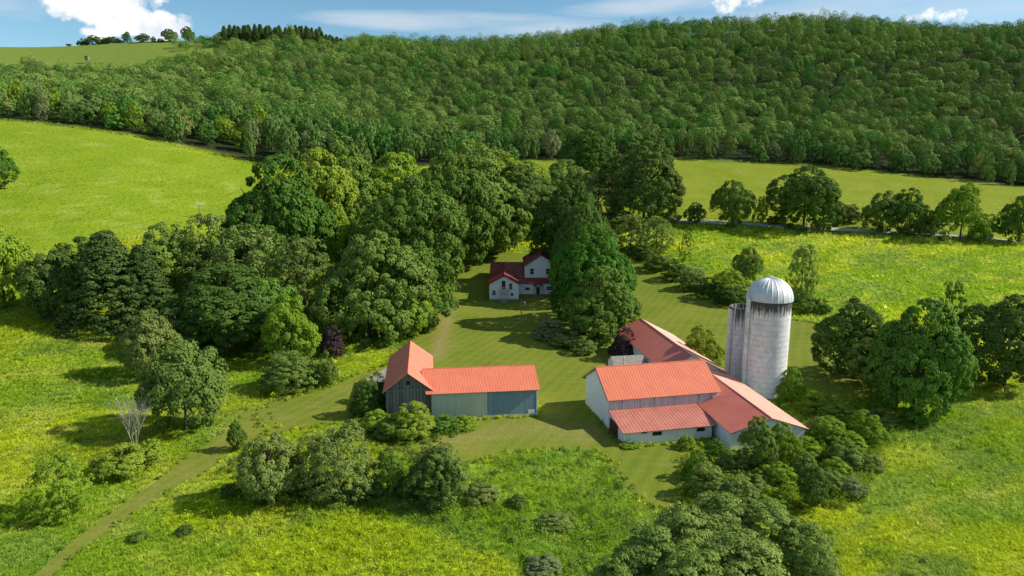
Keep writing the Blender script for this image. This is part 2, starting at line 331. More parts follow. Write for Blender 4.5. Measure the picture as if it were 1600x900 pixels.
def crown_points(seed, form, nclump, per, crad, leaf, jit=.30, radial=.35):
    """unit crown: width 1, height 1 (z 0..1). Returns leaf centres, normals, sizes"""
    rng = np.random.default_rng(seed); C = []; N = []
    if form in ('round', 'tall', 'dome'):
        nl = 7 if form != 'tall' else 6
        lob = []
        for i in range(nl):
            a = 2 * math.pi * i / nl + rng.uniform(-.4, .4); rr = rng.uniform(.18, .27)
            zz = {'round': rng.uniform(.28, .62), 'tall': .18 + .6 * (i / nl) + rng.uniform(-.05, .05), 'dome': rng.uniform(.18, .42)}[form]
            if form == 'tall': rr *= 1.15 - zz * .75
            lob.append((rr * math.cos(a), rr * math.sin(a), zz, rng.uniform(.20, .29), rng.uniform(.20, .27)))
        lob.append((rng.uniform(-.06, .06), rng.uniform(-.06, .06), {'round': .70, 'tall': .80, 'dome': .55}[form], {'round': .25, 'tall': .17, 'dome': .30}[form], {'round': .27, 'tall': .2, 'dome': .36}[form]))
        lob.append((0, 0, {'round': .42, 'tall': .4, 'dome': .3}[form], .33, .36))
        L = np.array(lob); k = 0
        while len(C) < nclump and k < nclump * 60:
            k += 1; l = L[rng.integers(len(L))]; d = sph(1, rng)[0]
            if d[2] < -.35 and rng.random() < .75: continue
            p = np.array([l[0] + d[0] * l[3], l[1] + d[1] * l[3], l[2] + d[2] * l[4]])
            q = ((p[None, :2] - L[:, :2]) ** 2).sum(1) / L[:, 3] ** 2 + (p[2] - L[:, 2]) ** 2 / L[:, 4] ** 2
            if (q < .62).any() or p[2] < .03: continue
            if C and min(((np.array(C) - p) ** 2).sum(1)) < (crad * .75) ** 2: continue
            C.append(p); N.append(d)
    elif form == 'spruce':
        for i in range(nclump):
            z = (i + .5) / nclump; z = .03 + .95 * z ** 1.15; r = .48 * (1 - z) ** .82 * rng.uniform(.72, 1.05); a = i * 2.39996 + rng.uniform(-.3, .3)
            C.append(np.array([r * math.cos(a), r * math.sin(a), z - r * .12])); N.append(unit(np.array([math.cos(a), math.sin(a), .35])))
    elif form == 'umbrella':
        for i in range(nclump):
            a = i * 2.39996; r = .46 * math.sqrt((i + .5) / nclump); z = .84 - .74 * (r / .46) ** 2.2 + rng.uniform(-.05, .06)
            C.append(np.array([r * math.cos(a), r * math.sin(a), z])); N.append(unit(np.array([math.cos(a) * r * 2, math.sin(a) * r * 2, .9])))
    elif form == 'airy':
        for i in range(nclump):
            z = rng.uniform(.1, .97); r = .47 * math.sin(math.pi * min(max(.12 + z * .8, 0), 1)) ** .8 * math.sqrt(rng.uniform(.15, 1)); a = rng.uniform(0, 6.283)
            C.append(np.array([r * math.cos(a), r * math.sin(a), z])); N.append(unit(np.array([math.cos(a), math.sin(a), .4])))
    C = np.array(C); N = np.array(N); n = len(C)
    cr = crad * rng.uniform(.7, 1.3, n); idx = np.repeat(np.arange(n), per)
    d = sph(len(idx), rng); d = unit(d + N[idx] * .55 + np.array([0, 0, .25])); rad = rng.uniform(.45, 1.0, len(idx)) ** .6
    flat = {'spruce': np.array([1.25, 1.25, .45]), 'umbrella': np.array([1.2, 1.2, .42])}.get(form, np.array([1, 1, .78]))
    P = C[idx] + d * (cr[idx] * rad)[:, None] * flat
    if form == 'spruce': P[:, 2] -= .10 * np.hypot(P[:, 0], P[:, 1])
    rad_ = unit((P - np.array([0, 0, .42])) * np.array([1, 1, .8])); nr = unit(d * .9 + rad_ * radial + np.array([0, 0, .22]) + rng.normal(size=P.shape) * jit)
    m = int(len(P) * .16)                                             # a few leaves deeper in
    if form not in ('umbrella', 'airy') and m:
        q = C[rng.integers(0, n, m)] * np.array([1, 1, 1]); q = np.array([0, 0, .45]) + (q - np.array([0, 0, .45])) * rng.uniform(.35, .85, (m, 1)); P = np.r_[P, q]; nr = np.r_[nr, sph(m, rng)]
        idx = np.r_[idx, rng.integers(0, n, m)]
    ctint = rng.uniform(0, 1, n); tint = np.clip(.5 * ctint[idx] + .5 * rng.uniform(0, 1, len(P)), 0, 1)
    cen = np.array([0, 0, .42]) if form != 'umbrella' else np.array([0, 0, -.1]); soft = unit(unit(P - cen) * .75 + unit(P - C[idx]) * .5 + np.array([0, 0, .12]))
    return P, nr, leaf * rng.uniform(.6, 1.35, len(P)), tint, soft

def crown_mesh(name, seed, form, nclump, per, crad, leaf, mat):
    P, N, S, T, Q = crown_points(seed, form, nclump, per, crad, leaf)
    V, F = quads(P, N, S, 1.0, np.random.default_rng(seed + 1))
    zmin, zmax = np.percentile(P[:, 2], 0.5), np.percentile(P[:, 2], 99.7); wid = np.percentile(np.abs(P[:, :2]), 99.0) * 2
    V = V.copy(); V[:, 2] = (V[:, 2] - zmin) / (zmax - zmin); V[:, :2] /= wid
    return raw_mesh(name, V, F, [mat], None, {'tint': ('FLOAT', 'FACE', T), 'soft': ('FLOAT_VECTOR', 'FACE', Q)})

def trunk_mb(seed, top=.8, r0=.026, limbs=7, base=.0, spread=.3, lo=.22):
    rng = random.Random(seed); b = MB(); pts = [(0, 0, -.03)]; x = y = 0
    for i in range(1, 6):
        x += rng.uniform(-.012, .012); y += rng.uniform(-.012, .012); pts.append((x, y, top * i / 5))
    b.tube(pts, [r0 * 1.35] + [r0 * (1 - .16 * i) for i in range(1, 6)], 8)
    for i in range(limbs):
        z = lo + (top - lo) * i / limbs; a = i * 2.4 + rng.uniform(-.4, .4); L = spread * rng.uniform(.7, 1.15) * (1 - .35 * z)
        p0 = Vector((0, 0, z)); p1 = p0 + Vector((math.cos(a) * L * .5, math.sin(a) * L * .5, L * .45)); p2 = p1 + Vector((math.cos(a + .3) * L * .5, math.sin(a + .3) * L * .5, L * .55))
        b.tube([p0, p1, p2], [r0 * .5, r0 * .33, r0 * .12], 5)
    return b
def mb_mesh(b, name, mat):
    o = b.build(name, mat); me = o.data; bpy.data.objects.remove(o); return me

PROTO = {}
def proto(kind):
    return PROTO[kind]
def defproto(kind, seeds, form, nclump, per, crad, leaf, mat, trunk):
    PROTO[kind] = [(crown_mesh('crown_' + kind, s, form, nclump, per, crad, leaf, M[mat]), mb_mesh(trunk_mb(s, **trunk), 'trunk_' + kind, M['bark'])) for s in seeds]
BIG = dict(top=.72, r0=.022, limbs=8, spread=.38)
defproto('maple', (11, 12, 13), 'round', 330, 84, .054, .0128, 'maple', BIG)
defproto('tallmaple', (21, 22), 'tall', 300, 84, .054, .0128, 'maple', BIG)
defproto('round', (31, 32, 33), 'round', 120, 95, .086, .0175, 'maple', BIG)
defproto('tall', (41, 42), 'tall', 100, 90, .083, .0175, 'maple', BIG)
defproto('airy', (51, 52), 'airy', 260, 34, .056, .0145, 'olive', dict(top=.9, r0=.016, limbs=12, spread=.3, lo=.12))
defproto('sapling', (61, 62), 'airy', 75, 26, .062, .026, 'bright', dict(top=.9, r0=.014, limbs=9, spread=.3, lo=.15))
defproto('shrub', (71, 72, 73, 74), 'dome', 80, 80, .098, .023, 'bright', dict(top=.55, r0=.014, limbs=7, spread=.4, lo=.02))
defproto('bigshrub', (81, 82), 'dome', 140, 95, .078, .0165, 'olive', dict(top=.55, r0=.014, limbs=9, spread=.4, lo=.02))
defproto('spruce', (91, 92), 'spruce', 340, 46, .052, .0135, 'spruce', dict(top=.97, r0=.016, limbs=4, spread=.1))
defproto('sumac', (101, 102, 103), 'umbrella', 130, 95, .062, .0140, 'sumac', dict(top=.5, r0=.008, limbs=2, spread=.2))
def ball_points(seed, n, leaf, flat=1.0, top=1.0):
    rng = np.random.default_rng(seed); d = sph(int(n * 1.5), rng); d = d[(d[:, 2] > -.45) | (rng.random(len(d)) < .25)][:n]; L = sph(26, rng); g = (d @ L.T).max(1); r = .5 * (.80 + .30 * smooth(.72, .99, g)) * rng.uniform(.86, 1.03, len(d))
    P = d * r[:, None]; P[:, 2] = .47 + P[:, 2] * np.where(P[:, 2] > 0, 1.06 * top, .94); k = L[(d @ L.T).argmax(1)]
    nr = unit(d * .8 + (d - k * .92) * 1.3 + np.array([0, 0, .15]) + rng.normal(size=P.shape) * .22); tint = np.clip(.5 * rng.random(26)[(d @ L.T).argmax(1)] + .5 * rng.random(len(d)), 0, 1)
    return P, nr, leaf * rng.uniform(.7, 1.3, len(P)), tint, unit(d + (d - k * .9) * 1.2)
FARP = [ball_points(300 + i, n, lf) for i, (n, lf) in enumerate(((760, .034), (760, .034), (760, .034), (820, .033), (700, .034)))] + [crown_points(306, 'spruce', 80, 8, .105, .034, .22, .9)]
defproto('forest', (111, 112, 113), 'round', 70, 30, .095, .031, 'farobj', BIG)
defproto('foresttall', (121, 122), 'tall', 62, 30, .092, .031, 'farobj', BIG)

def multi_stem(seed):
    rng = random.Random(seed); b = MB()
    for i in range(9):
        a = i * 2.4; r = .36 * math.sqrt((i + .5) / 9); b.tube([(rng.uniform(-.05, .05) + r * .25 * math.cos(a), r * .25 * math.sin(a), -.03), (r * .6 * math.cos(a), r * .6 * math.sin(a), .35), (r * math.cos(a), r * math.sin(a), .72 - .3 * r)], [.011, .009, .005], 5)
    return b
for i, s in enumerate((101, 102, 103)): PROTO['sumac'][i] = (PROTO['sumac'][i][0], mb_mesh(multi_stem(s), 'stems_sumac', M['stem']))

_cnt = {}
def plant(kind, name, pos, W, Ht, label, cat, mat=None, group=None, lift=.06, single=False, rz=None):
    ps = PROTO[kind]; k = _cnt.get(kind, 0); _cnt[kind] = k + 1; cm, tm = ps[k % len(ps)]
    root = empty(name, pos, random.uniform(0, 6.28) if rz is None else rz); tag(root, label, cat, group)
    c = link('crown' if cat == 'tree' else 'foliage', cm, root); c.location = (0, 0, Ht * lift); c.scale = (W, W, Ht * (1 - lift))
    if mat: c.material_slots[0].link = 'OBJECT'; c.material_slots[0].material = M[mat]
    s = link('trunk' if cat == 'tree' else 'stems', tm, root); s.scale = (W * .5 + Ht * .4, W * .5 + Ht * .4, Ht); return root
def tree(kind, bx, by, ty, w, label, mat=None, name='broadleaf_tree', cat='tree', group=None, lift=.10, dy=0.0):
    p = hit(bx, by); 
    if dy: p[1] += dy; p[0] *= p[1] / (p[1] - dy); p[2] = tz(p[0], p[1])
    W = w * depth_of(p) / FOC; Ht = max(.6, at_y(bx, ty, p[1])[2] - p[2]); Ht *= 1.0
    return plant(kind, name, p, W, Ht, label, cat, mat, group, lift)
def shrub(bx, by, ty, w, label, mat='bright', kind='shrub', name='shrub', group=None):
    p = hit(bx, by); W = w * depth_of(p) / FOC; p[1] += W * .3; p[2] = tz(p[0], p[1])
    Ht = max(.5, at_y(bx, ty, p[1] + W * .12)[2] - p[2]); return plant(kind, name, p, W, Ht, label, 'shrub', mat, group, .0)
# ------------------------------------------------------------------ camera, sun, sky
cam = bpy.data.cameras.new('camera'); cam.sensor_width = 36; cam.lens = FOC / 1600 * 36; cam.clip_start = .5; cam.clip_end = 6000
co = bpy.data.objects.new('camera', cam); COL.objects.link(co); co.location = (0, 0, CAM_H); co.rotation_euler = (R(90) - PITCH, 0, 0); SC.camera = co
SUN_AZ, SUN_EL = R(2.5), R(37.0)                                       # azimuth from +x towards +y
sd = Vector((math.cos(SUN_EL) * math.cos(SUN_AZ), math.cos(SUN_EL) * math.sin(SUN_AZ), math.sin(SUN_EL)))
sl = bpy.data.lights.new('sun', 'SUN'); sl.energy = 4.6; sl.angle = R(.53); sl.color = (1.0, .93, .80)
so = bpy.data.objects.new('sun', sl); COL.objects.link(so); so.rotation_euler = sd.to_track_quat('Z', 'Y').to_euler(); so.location = (120, 20, 120)
W = bpy.data.worlds.new('World'); SC.world = W; W.use_nodes = True; wt = W.node_tree; wt.nodes.clear()
class WN(NT):
    def __init__(s): s.t = wt; s.out = s.n('ShaderNodeOutputWorld')
t = WN()
sky = t.n('ShaderNodeTexSky', sky_type='NISHITA'); sky.sun_disc = False; sky.sun_elevation = SUN_EL; sky.sun_rotation = R(90) - SUN_AZ; sky.altitude = 600; sky.air_density = 1.0; sky.dust_density = .15; sky.ozone_density = 3.0
tc = t.n('ShaderNodeTexCoord').outputs['Generated']; sx = t.n('ShaderNodeSeparateXYZ'); t.l(tc, sx.inputs[0])
az = t.math('MULTIPLY', t.math('ARCTAN2', sx.outputs[0], sx.outputs[1]), 57.2958); el = t.math('MULTIPLY', t.math('ARCSINE', sx.outputs[2]), 57.2958)
def wvec(a, b, off=0.0):
    c = t.n('ShaderNodeCombineXYZ'); t.l(t.math('MULTIPLY', az, a), c.inputs[0]); t.l(t.math('MULTIPLY', el, b), c.inputs[1]); c.inputs[2].default_value = off; return c.outputs[0]
def blob(a0, e0, sa, se, amp=1.0):
    d = t.math('ADD', t.math('POWER', t.math('DIVIDE', t.math('SUBTRACT', az, a0), sa), 2.0), t.math('POWER', t.math('DIVIDE', t.math('SUBTRACT', el, e0), se), 2.0))
    return t.math('MULTIPLY', t.math('MAXIMUM', t.math('SUBTRACT', 1.0, d), -1.0), amp)
def mx(*a):
    r = a[0]
    for b in a[1:]: r = t.math('MAXIMUM', r, b)
    return r
puff = t.noise(wvec(1, 1), .55, 7, .62); soft = t.noise(wvec(.16, 1.0, 4.0), .55, 5, .55); soft2 = t.noise(wvec(.3, 1.0, 9.0), .35, 5, .6)
cum = mx(blob(-28.6, 10.6, 3.6, 2.6), blob(-26.2, 9.0, 2.6, 1.5), blob(-31.2, 9.9, 2.2, 1.2), blob(-34, 12.3, 4.5, 1.0), blob(-30.3, 8.2, 1.6, .5, .7), blob(17.0, 11.3, 2.2, .8, .55), blob(30, 9.4, 2.2, .7, .5))
cumd = t.math('ADD', cum, t.math('MULTIPLY', t.math('SUBTRACT', puff, .5), 3.0)); cmask = t.rng(cumd, .12, .55)
strk = mx(blob(-6.5, 10.3, 12, .8), blob(4, 9.6, 11, .9), blob(25, 10.2, 17, 2.4, 1.15), blob(-38, 10.5, 7, 2.3, .9), blob(12, 11.2, 9, .9))
sm = t.rng(t.math('ADD', t.math('MULTIPLY', strk, .75), t.math('MULTIPLY', t.math('SUBTRACT', soft, .5), 2.6)), .05, 1.0, 0, .62)
sm = t.math('MAXIMUM', sm, t.rng(t.math('ADD', soft2, t.math('MULTIPLY', strk, .12)), .60, .85, 0, .4))
high = t.noise(wvec(.05, .05, 6.0), 1.1, 5, .55); sm = t.math('MAXIMUM', sm, t.math('MULTIPLY', t.rng(el, 15, 28, 0, .55), t.rng(high, .42, .60)))   # unseen broken cloud added above the view to lift the shadow fill
sb = t.n('ShaderNodeBackground'); sb.inputs[1].default_value = .105; t.l(t.mix(1.0, sky.outputs[0], (.72, .89, .85), 'MULTIPLY'), sb.inputs[0])
shade = t.noise(wvec(1, 1, 2.0), .32, 4, .6)
cb = t.n('ShaderNodeBackground'); cb.inputs[1].default_value = .80; t.l(t.mix(t.rng(shade, .42, .62, 0, .75), (1.0, .99, .97), (.58, .66, .76)), cb.inputs[0])
wb = t.n('ShaderNodeBackground'); wb.inputs[1].default_value = .62; wb.inputs[0].default_value = (.80, .88, .97, 1)
m1 = t.n('ShaderNodeMixShader'); t.l(sm, m1.inputs[0]); t.l(sb.outputs[0], m1.inputs[1]); t.l(wb.outputs[0], m1.inputs[2])
m2 = t.n('ShaderNodeMixShader'); t.l(cmask, m2.inputs[0]); t.l(m1.outputs[0], m2.inputs[1]); t.l(cb.outputs[0], m2.inputs[2]); t.l(m2.outputs[0], t.out.inputs[0])
SC.view_settings.view_transform = 'Standard'; SC.view_settings.look = 'None'; SC.view_settings.gamma = 1; SC.view_settings.exposure = .54
SC.render.engine = 'CYCLES'; SC.cycles.max_bounces = 5; SC.cycles.diffuse_bounces = 3; SC.cycles.transmission_bounces = 3; SC.cycles.use_denoising = True

# ------------------------------------------------------------------ ground layout (outlines surveyed on the ground)
def gpoly(px): return np.array([hit(*p) for p in px])
LAWN = gpoly([(395, 642), (430, 628), (480, 616), (520, 604), (545, 590), (575, 580), (607, 570), (630, 545), (645, 528), (662, 515), (680, 492), (690, 474), (700, 450), (712, 425), (735, 405), (770, 395), (880, 395), (905, 402), (940, 412),
              (975, 402), (1000, 408), (1040, 432), (1080, 458), (1130, 482), (1200, 494), (1278, 506), (1300, 540), (1345, 575), (1375, 618), (1330, 632), (1290, 622), (1240, 600),
              (1200, 640), (1100, 700), (1066, 715), (1068, 750), (1074, 788), (1030, 795), (1000, 783), (972, 748), (948, 715), (930, 704), (890, 703), (850, 704), (790, 710), (740, 720), (700, 727), (640, 718), (600, 706), (575, 690), (552, 668), (520, 662), (470, 672), (425, 684)])
PATH = gpoly([(420, 636), (383, 644), (360, 667), (317, 697), (267, 733), (213, 773), (157, 813), (110, 847), (55, 897), (10, 935), (40, 945), (82, 897), (140, 850), (187, 818), (233, 788), (283, 757), (325, 738), (355, 715), (366, 697), (400, 690), (440, 676)])
ROADC = np.array([hit(*p) for p in ((900, 336), (975, 341), (1040, 344), (1100, 347), (1180, 351), (1255, 356), (1340, 360), (1420, 364), (1500, 370), (1580, 377), (1700, 388), (1800, 398))])
HAY = gpoly([(700, 240), (830, 250), (1040, 250), (1300, 262), (1600, 294), (1800, 315), (1800, 392), (1580, 373), (1420, 360), (1255, 352), (1100, 343), (975, 337), (880, 333), (760, 330)])
LEFTM = gpoly([(-250, 180), (0, 188), (200, 213), (415, 262), (430, 300), (330, 350), (200, 372), (60, 415), (-250, 440)])
UPF = gpoly([(-150, 70), (0, 72), (240, 63), (480, 68), (420, 80), (350, 94), (300, 104), (250, 116), (190, 126), (130, 124), (60, 118), (-150, 118)])
GOLD = gpoly([(300, 775), (420, 790), (520, 800), (640, 800), (700, 840), (790, 880), (830, 930), (560, 1000), (330, 930), (380, 850), (250, 820)])
THICK = gpoly([(1070, 705), (1150, 700), (1250, 668), (1250, 640), (1300, 628), (1390, 640), (1400, 690), (1345, 790), (1240, 806), (1150, 800), (1085, 785)])
FRONT = gpoly([(545, 655), (600, 640), (740, 655), (745, 672), (690, 690), (640, 698), (580, 690), (555, 672)])
BRUSH = gpoly([(340, 690), (560, 682), (740, 735), (780, 800), (690, 830), (600, 800), (470, 796), (350, 780)])
TALL = gpoly([(640, 760), (740, 720), (850, 708), (920, 706), (960, 740), (1000, 800), (960, 870), (880, 905), (760, 860), (690, 820)])

FB = np.array([hit(*q) for q in ((-260, 172), (0, 186), (200, 211), (415, 260), (520, 258), (620, 268), (740, 258), (830, 250), (1040, 249), (1300, 261), (1595, 293), (1800, 312))])
FB = FB[np.argsort(FB[:, 0])]
def pmask(x, y, poly, soft=2.0):
    m = inside(x, y, poly).astype(float)
    return m
def gcol(x, y):
    """colour of the standing grass, patch by patch"""
    x = np.asarray(x, float); y = np.asarray(y, float)
    a = fbm(x, y, 26, 3); b = fbm(x, y, 9, 11); c = fbm(x, y, 4, 23)
    G = np.array([.180, .265, .014]); Y = np.array([.300, .345, .014]); B = np.array([.170, .250, .030]); S = np.array([.370, .360, .070]); D = np.array([.100, .190, .012])
    out = G + (Y - G) * smooth(.36, .62, a)[..., None]
    out = out + (B - out) * (smooth(.52, .70, b) * .75)[..., None]
    out = out + (S - out) * (smooth(.64, .80, c) * .55)[..., None]
    out = out + (D - out) * (smooth(.42, .26, c) * .55)[..., None]
    s1 = fbm(x * .82 + y * .57, (y * .82 - x * .57) * 3.2, 14, 61); s2 = fbm(x * .82 + y * .57, (y * .82 - x * .57) * 2.6, 9, 83)
    out = out + (np.array([.150, .215, .040]) - out) * (smooth(.55, .72, s1) * .6)[..., None]; out = out + (np.array([.350, .375, .035]) - out) * (smooth(.56, .75, s2) * .6)[..., None]
    out = out * np.where((x > 30) & (y > 105), 1.12, 1.0)[..., None]
    h = pmask(x, y, HAY)[..., None]; out = out * (1 - h) + h * (np.array([.220, .248, .020]) + (b - .5)[..., None] * np.array([.10, .06, .03]))
    l = pmask(x, y, LEFTM)[..., None]; out = out * (1 - l) + l * (np.array([.215, .278, .014]) + (b - .5)[..., None] * np.array([.10, .07, .01]) + smooth(.60, .8, c)[..., None] * np.array([.07, .05, .03]))
    u = pmask(x, y, UPF)[..., None]; out = out * (1 - u) + u * np.array([.185, .232, .036])
    g = pmask(x, y, GOLD)[..., None] * .58 * smooth(.25, .5, c)[..., None]; out = out * (1 - g) + g * np.array([.320, .365, .010])
    q = pmask(x, y, TALL)[..., None] * .7; out = out * (1 - q) + q * (np.array([.160, .260, .018]) + (c - .5)[..., None] * np.array([.08, .1, .03]))
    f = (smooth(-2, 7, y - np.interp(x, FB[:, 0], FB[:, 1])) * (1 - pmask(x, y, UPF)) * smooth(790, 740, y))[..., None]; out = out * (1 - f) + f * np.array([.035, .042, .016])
    out = out * np.array([.93, .985, 1.25])
    return np.clip(out, .01, .5)

def axis(segs):
    o = []
    for a, b, s in segs: o += list(np.arange(a, b, s))
    return np.array(o + [segs[-1][1]])
GX = axis([(-760, -300, 14), (-300, -140, 5), (-140, 140, 1.6), (140, 300, 5), (300, 760, 14)]); GY = axis([(-80, 36, 4), (36, 150, 1.6), (150, 330, 4), (330, 1000, 9)])
XX, YY = np.meshgrid(GX, GY); ZZ = terr(XX, YY); nx, ny = len(GX), len(GY)
Vg = np.stack([XX.ravel(), YY.ravel(), ZZ.ravel()], 1); ii = (np.arange(ny - 1)[:, None] * nx + np.arange(nx - 1)[None]).ravel()
Fg = np.stack([ii, ii + 1, ii + nx + 1, ii + nx], 1); gc = gcol(XX.ravel(), YY.ravel())
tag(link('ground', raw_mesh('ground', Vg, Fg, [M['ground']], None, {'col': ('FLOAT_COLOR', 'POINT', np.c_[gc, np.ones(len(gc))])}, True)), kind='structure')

def drape(name, poly, step, lift, mat, attr=None):
    P = []; n = len(poly)
    for i in range(n):
        a, b = poly[i, :2], poly[(i + 1) % n, :2]; L = np.hypot(*(b - a)); k = max(1, int(L / step))
        for j in range(k):
            q = a + (b - a) * j / k; P.append(q + RNG.normal(size=2) * min(.14, L * .1))
    P = np.array(P); m = len(P); lo, hi = P.min(0), P.max(0)
    gx, gy = np.meshgrid(np.arange(lo[0], hi[0], step * 1.3), np.arange(lo[1], hi[1], step * 1.3)); q = np.stack([gx.ravel(), gy.ravel()], 1) + RNG.uniform(-.2, .2, (gx.size, 2)) * step
    q = q[inside(q[:, 0], q[:, 1], P)]
    vs, es, fs, *_ = delaunay_2d_cdt([Vector(p) for p in np.r_[P, q]], [], [list(range(m))], 1, 1e-4)
    V = np.array([(v.x, v.y) for v in vs]); z = terr(V[:, 0], V[:, 1]) + lift; V = np.c_[V, z]
    F = np.array([f for f in fs if len(f) == 3]); nz = np.cross(V[F[:, 1]] - V[F[:, 0]], V[F[:, 2]] - V[F[:, 0]])[:, 2] < 0; F[nz] = F[nz][:, ::-1]
    at = {'worn': ('FLOAT', 'POINT', attr(V[:, 0], V[:, 1]))} if attr else {}
    return tag(link(name, raw_mesh(name, V, F, [mat], None, at, True)), kind='structure')
def seg_d(x, y, pts):
    d = np.full(len(x), 1e9)
    for a, b in zip(pts[:-1], pts[1:]):
        ab = b[:2] - a[:2]; k = np.clip(((x - a[0]) * ab[0] + (y - a[1]) * ab[1]) / (ab @ ab), 0, 1); d = np.minimum(d, np.hypot(x - a[0] - ab[0] * k, y - a[1] - ab[1] * k))
    return d
W1 = gpoly([(705, 470), (697, 500), (690, 530), (684, 560)]); W2 = gpoly([(700, 690), (780, 672), (850, 668), (915, 680)]); W3 = gpoly([(40, 920), (124, 849), (172, 815), (223, 780), (275, 745), (338, 707), (385, 668), (450, 645), (530, 618), (565, 598)])
def worn(x, y):
    a = np.exp(-(seg_d(x, y, W1) / 1.3) ** 2) * .9; b = np.exp(-(seg_d(x, y, W2) / 2.6) ** 2) * .45
    d = seg_d(x, y, W3); c = np.exp(-((d - .85) / .32) ** 2) * .30 + np.exp(-(d / 2.2) ** 2) * .06
    return np.clip(np.maximum(np.maximum(a, b), c) * (.55 + .9 * fbm(x, y, 3, 5)), 0, 1)
drape('lawn', LAWN, 1.3, .05, M['lawn'], worn); drape('mown_path', PATH, .9, .046, M['lawn'], worn)
drape('gravel_ground', gpoly([(560, 606), (575, 590), (600, 577), (612, 575), (608, 592), (598, 606), (580, 610)]), .8, .09, M['gravel'])
def ribbon(c, w):
    L = []; Rr = []
    for i in range(len(c)):
        d = c[min(i + 1, len(c) - 1)][:2] - c[max(i - 1, 0)][:2]; d /= np.hypot(*d); n = np.array([-d[1], d[0]]); L.append(c[i][:2] + n * w / 2); Rr.append(c[i][:2] - n * w / 2)
    return np.array(L + Rr[::-1])
ROAD = ribbon(ROADC, 5.0); drape('road', np.c_[ROAD, np.zeros(len(ROAD))], 2.0, .10, M['road'])

# ------------------------------------------------------------------ buildings
def gable_y(mb, x0, x1, y0, y1, ze, zr, xm=None, zb=-.4, ze2=None):   # ridge along y
    xm = (x0 + x1) / 2 if xm is None else xm; mb.prism([(x0, zb), (x1, zb), (x1, ze if ze2 is None else ze2), (xm, zr), (x0, ze)], 'y', y0, y1)
def gable_x(mb, x0, x1, y0, y1, ze, zr, ym=None, zb=-.4): 
    ym = (y0 + y1) / 2 if ym is None else ym; mb.prism([(y0, zb), (y1, zb), (y1, ze), (ym, zr), (y0, ze)], 'x', x0, x1)
def window(parent, x, y, z, w, h, face='front', mat='glass', frame='trim', nm='window', fr=.09):
    """frame stands 3 cm proud of the wall, pane set back inside it"""
    f = MB(); p = MB()
    def b(m, a0, a1, d0, d1, z0, z1):
        if face == 'front': m.box(x + a0, x + a1, y - d1, y - d0, z + z0, z + z1)
        else: m.box(x - d1, x - d0, y + a0, y + a1, z + z0, z + z1)
    b(f, -w / 2 - fr, -w / 2, .004, .06, -fr, h + fr); b(f, w / 2, w / 2 + fr, .004, .06, -fr, h + fr); b(f, -w / 2, w / 2, .004, .06, h, h + fr); b(f, -w / 2, w / 2, .004, .08, -fr, 0)
    if h > .7: b(f, -w / 2, w / 2, .006, .04, h / 2 - .025, h / 2 + .025)
    b(p, -w / 2 + .002, w / 2 - .002, .005, .02, .002, h - .002)
    o = f.build(nm, M[frame], parent); p.build('pane', M[mat], o); return o

# --- weathered barn with long metal wing
B = empty('barn', (-16.4, 84.2, 0), R(7)); tag(B, 'weathered board barn under a red metal roof with a long low grey metal wing', 'barn')
m = MB(); gable_y(m, 0, 5.9, 0, 15, 4.1, 6.35); m.build('board_wall', M['oldboard'], B)
m = MB(); s_ = (6.35 - 4.1) / 2.95; e = 4.1 - .35 * s_ + .10; m.slope((-.35, -.4, e), (-.35, 15.4, e), (2.95, 15.4, 6.45), (2.95, -.4, 6.45)); m.slope((6.25, -.4, e), (6.25, 15.4, e), (2.952, 15.4, 6.45), (2.952, -.4, 6.45)); m.tube([(2.95, -.42, 6.47), (2.95, 15.42, 6.47)], .07, 6); m.build('roof', M['roof_orange_y'], B)
m = MB(); m.box(.02, 5.88, -.05, -.004, 3.95, 4.1); m.build('gable_trim_board', M['wood'], B)
window(B, 2.95, 0, 4.75, .55, .6, mat='dark', frame='wood')
m = MB(); m.box(-.16, .16, 0, 0, 0, 0) if 0 else m.box(5.78, 5.98, -.07, -.004, -.3, 4.0); m.build('corner_board', M['wood'], B)
m = MB(); m.prism([(-.55, -.4), (8.6, -.4), (8.6, 3.75), (4.0, 5.45), (-.55, 3.75)], 'x', 5.92, 19.8); m.build('metal_wall', M['metalwall'], B)
m = MB(); sw = (5.5 - 3.75) / 4.55; m.slope((5.2, -.95, 3.84 - .4 * sw), (20.15, -.95, 3.84 - .4 * sw), (20.15, 4.0, 5.56), (4.6, 4.0, 5.56), rib=.38); m.slope((5.95, 9.0, 3.84 - .4 * sw), (20.15, 9.0, 3.84 - .4 * sw), (20.15, 4.002, 5.56), (5.5, 4.002, 5.56), rib=.38); m.tube([(4.8, 4.0, 5.58), (20.15, 4.0, 5.58)], .06, 6); m.build('roof', M['roof_orange'], B)
m = MB(); m.box(13.2, 19.72, -.60, -.554, .35, 3.70); m.build('sheeted_bay', M['bluepanel'], B)['label'] = 'blue grey sheeting over the right bay'
m = MB(); m.box(13.15, 19.75, -.605, -.553, -.1, .34); m.build('sill_boards', M['metalwall'], B)
m = MB(); m.box(18.6, 19.5, -.625, -.602, .3, .85); m.build('pale_patch', M['trim'], B)
m = MB(); m.box(19.72, 19.88, -.63, -.5, -.2, 3.72); m.build('corner_post', M['trim'], B)

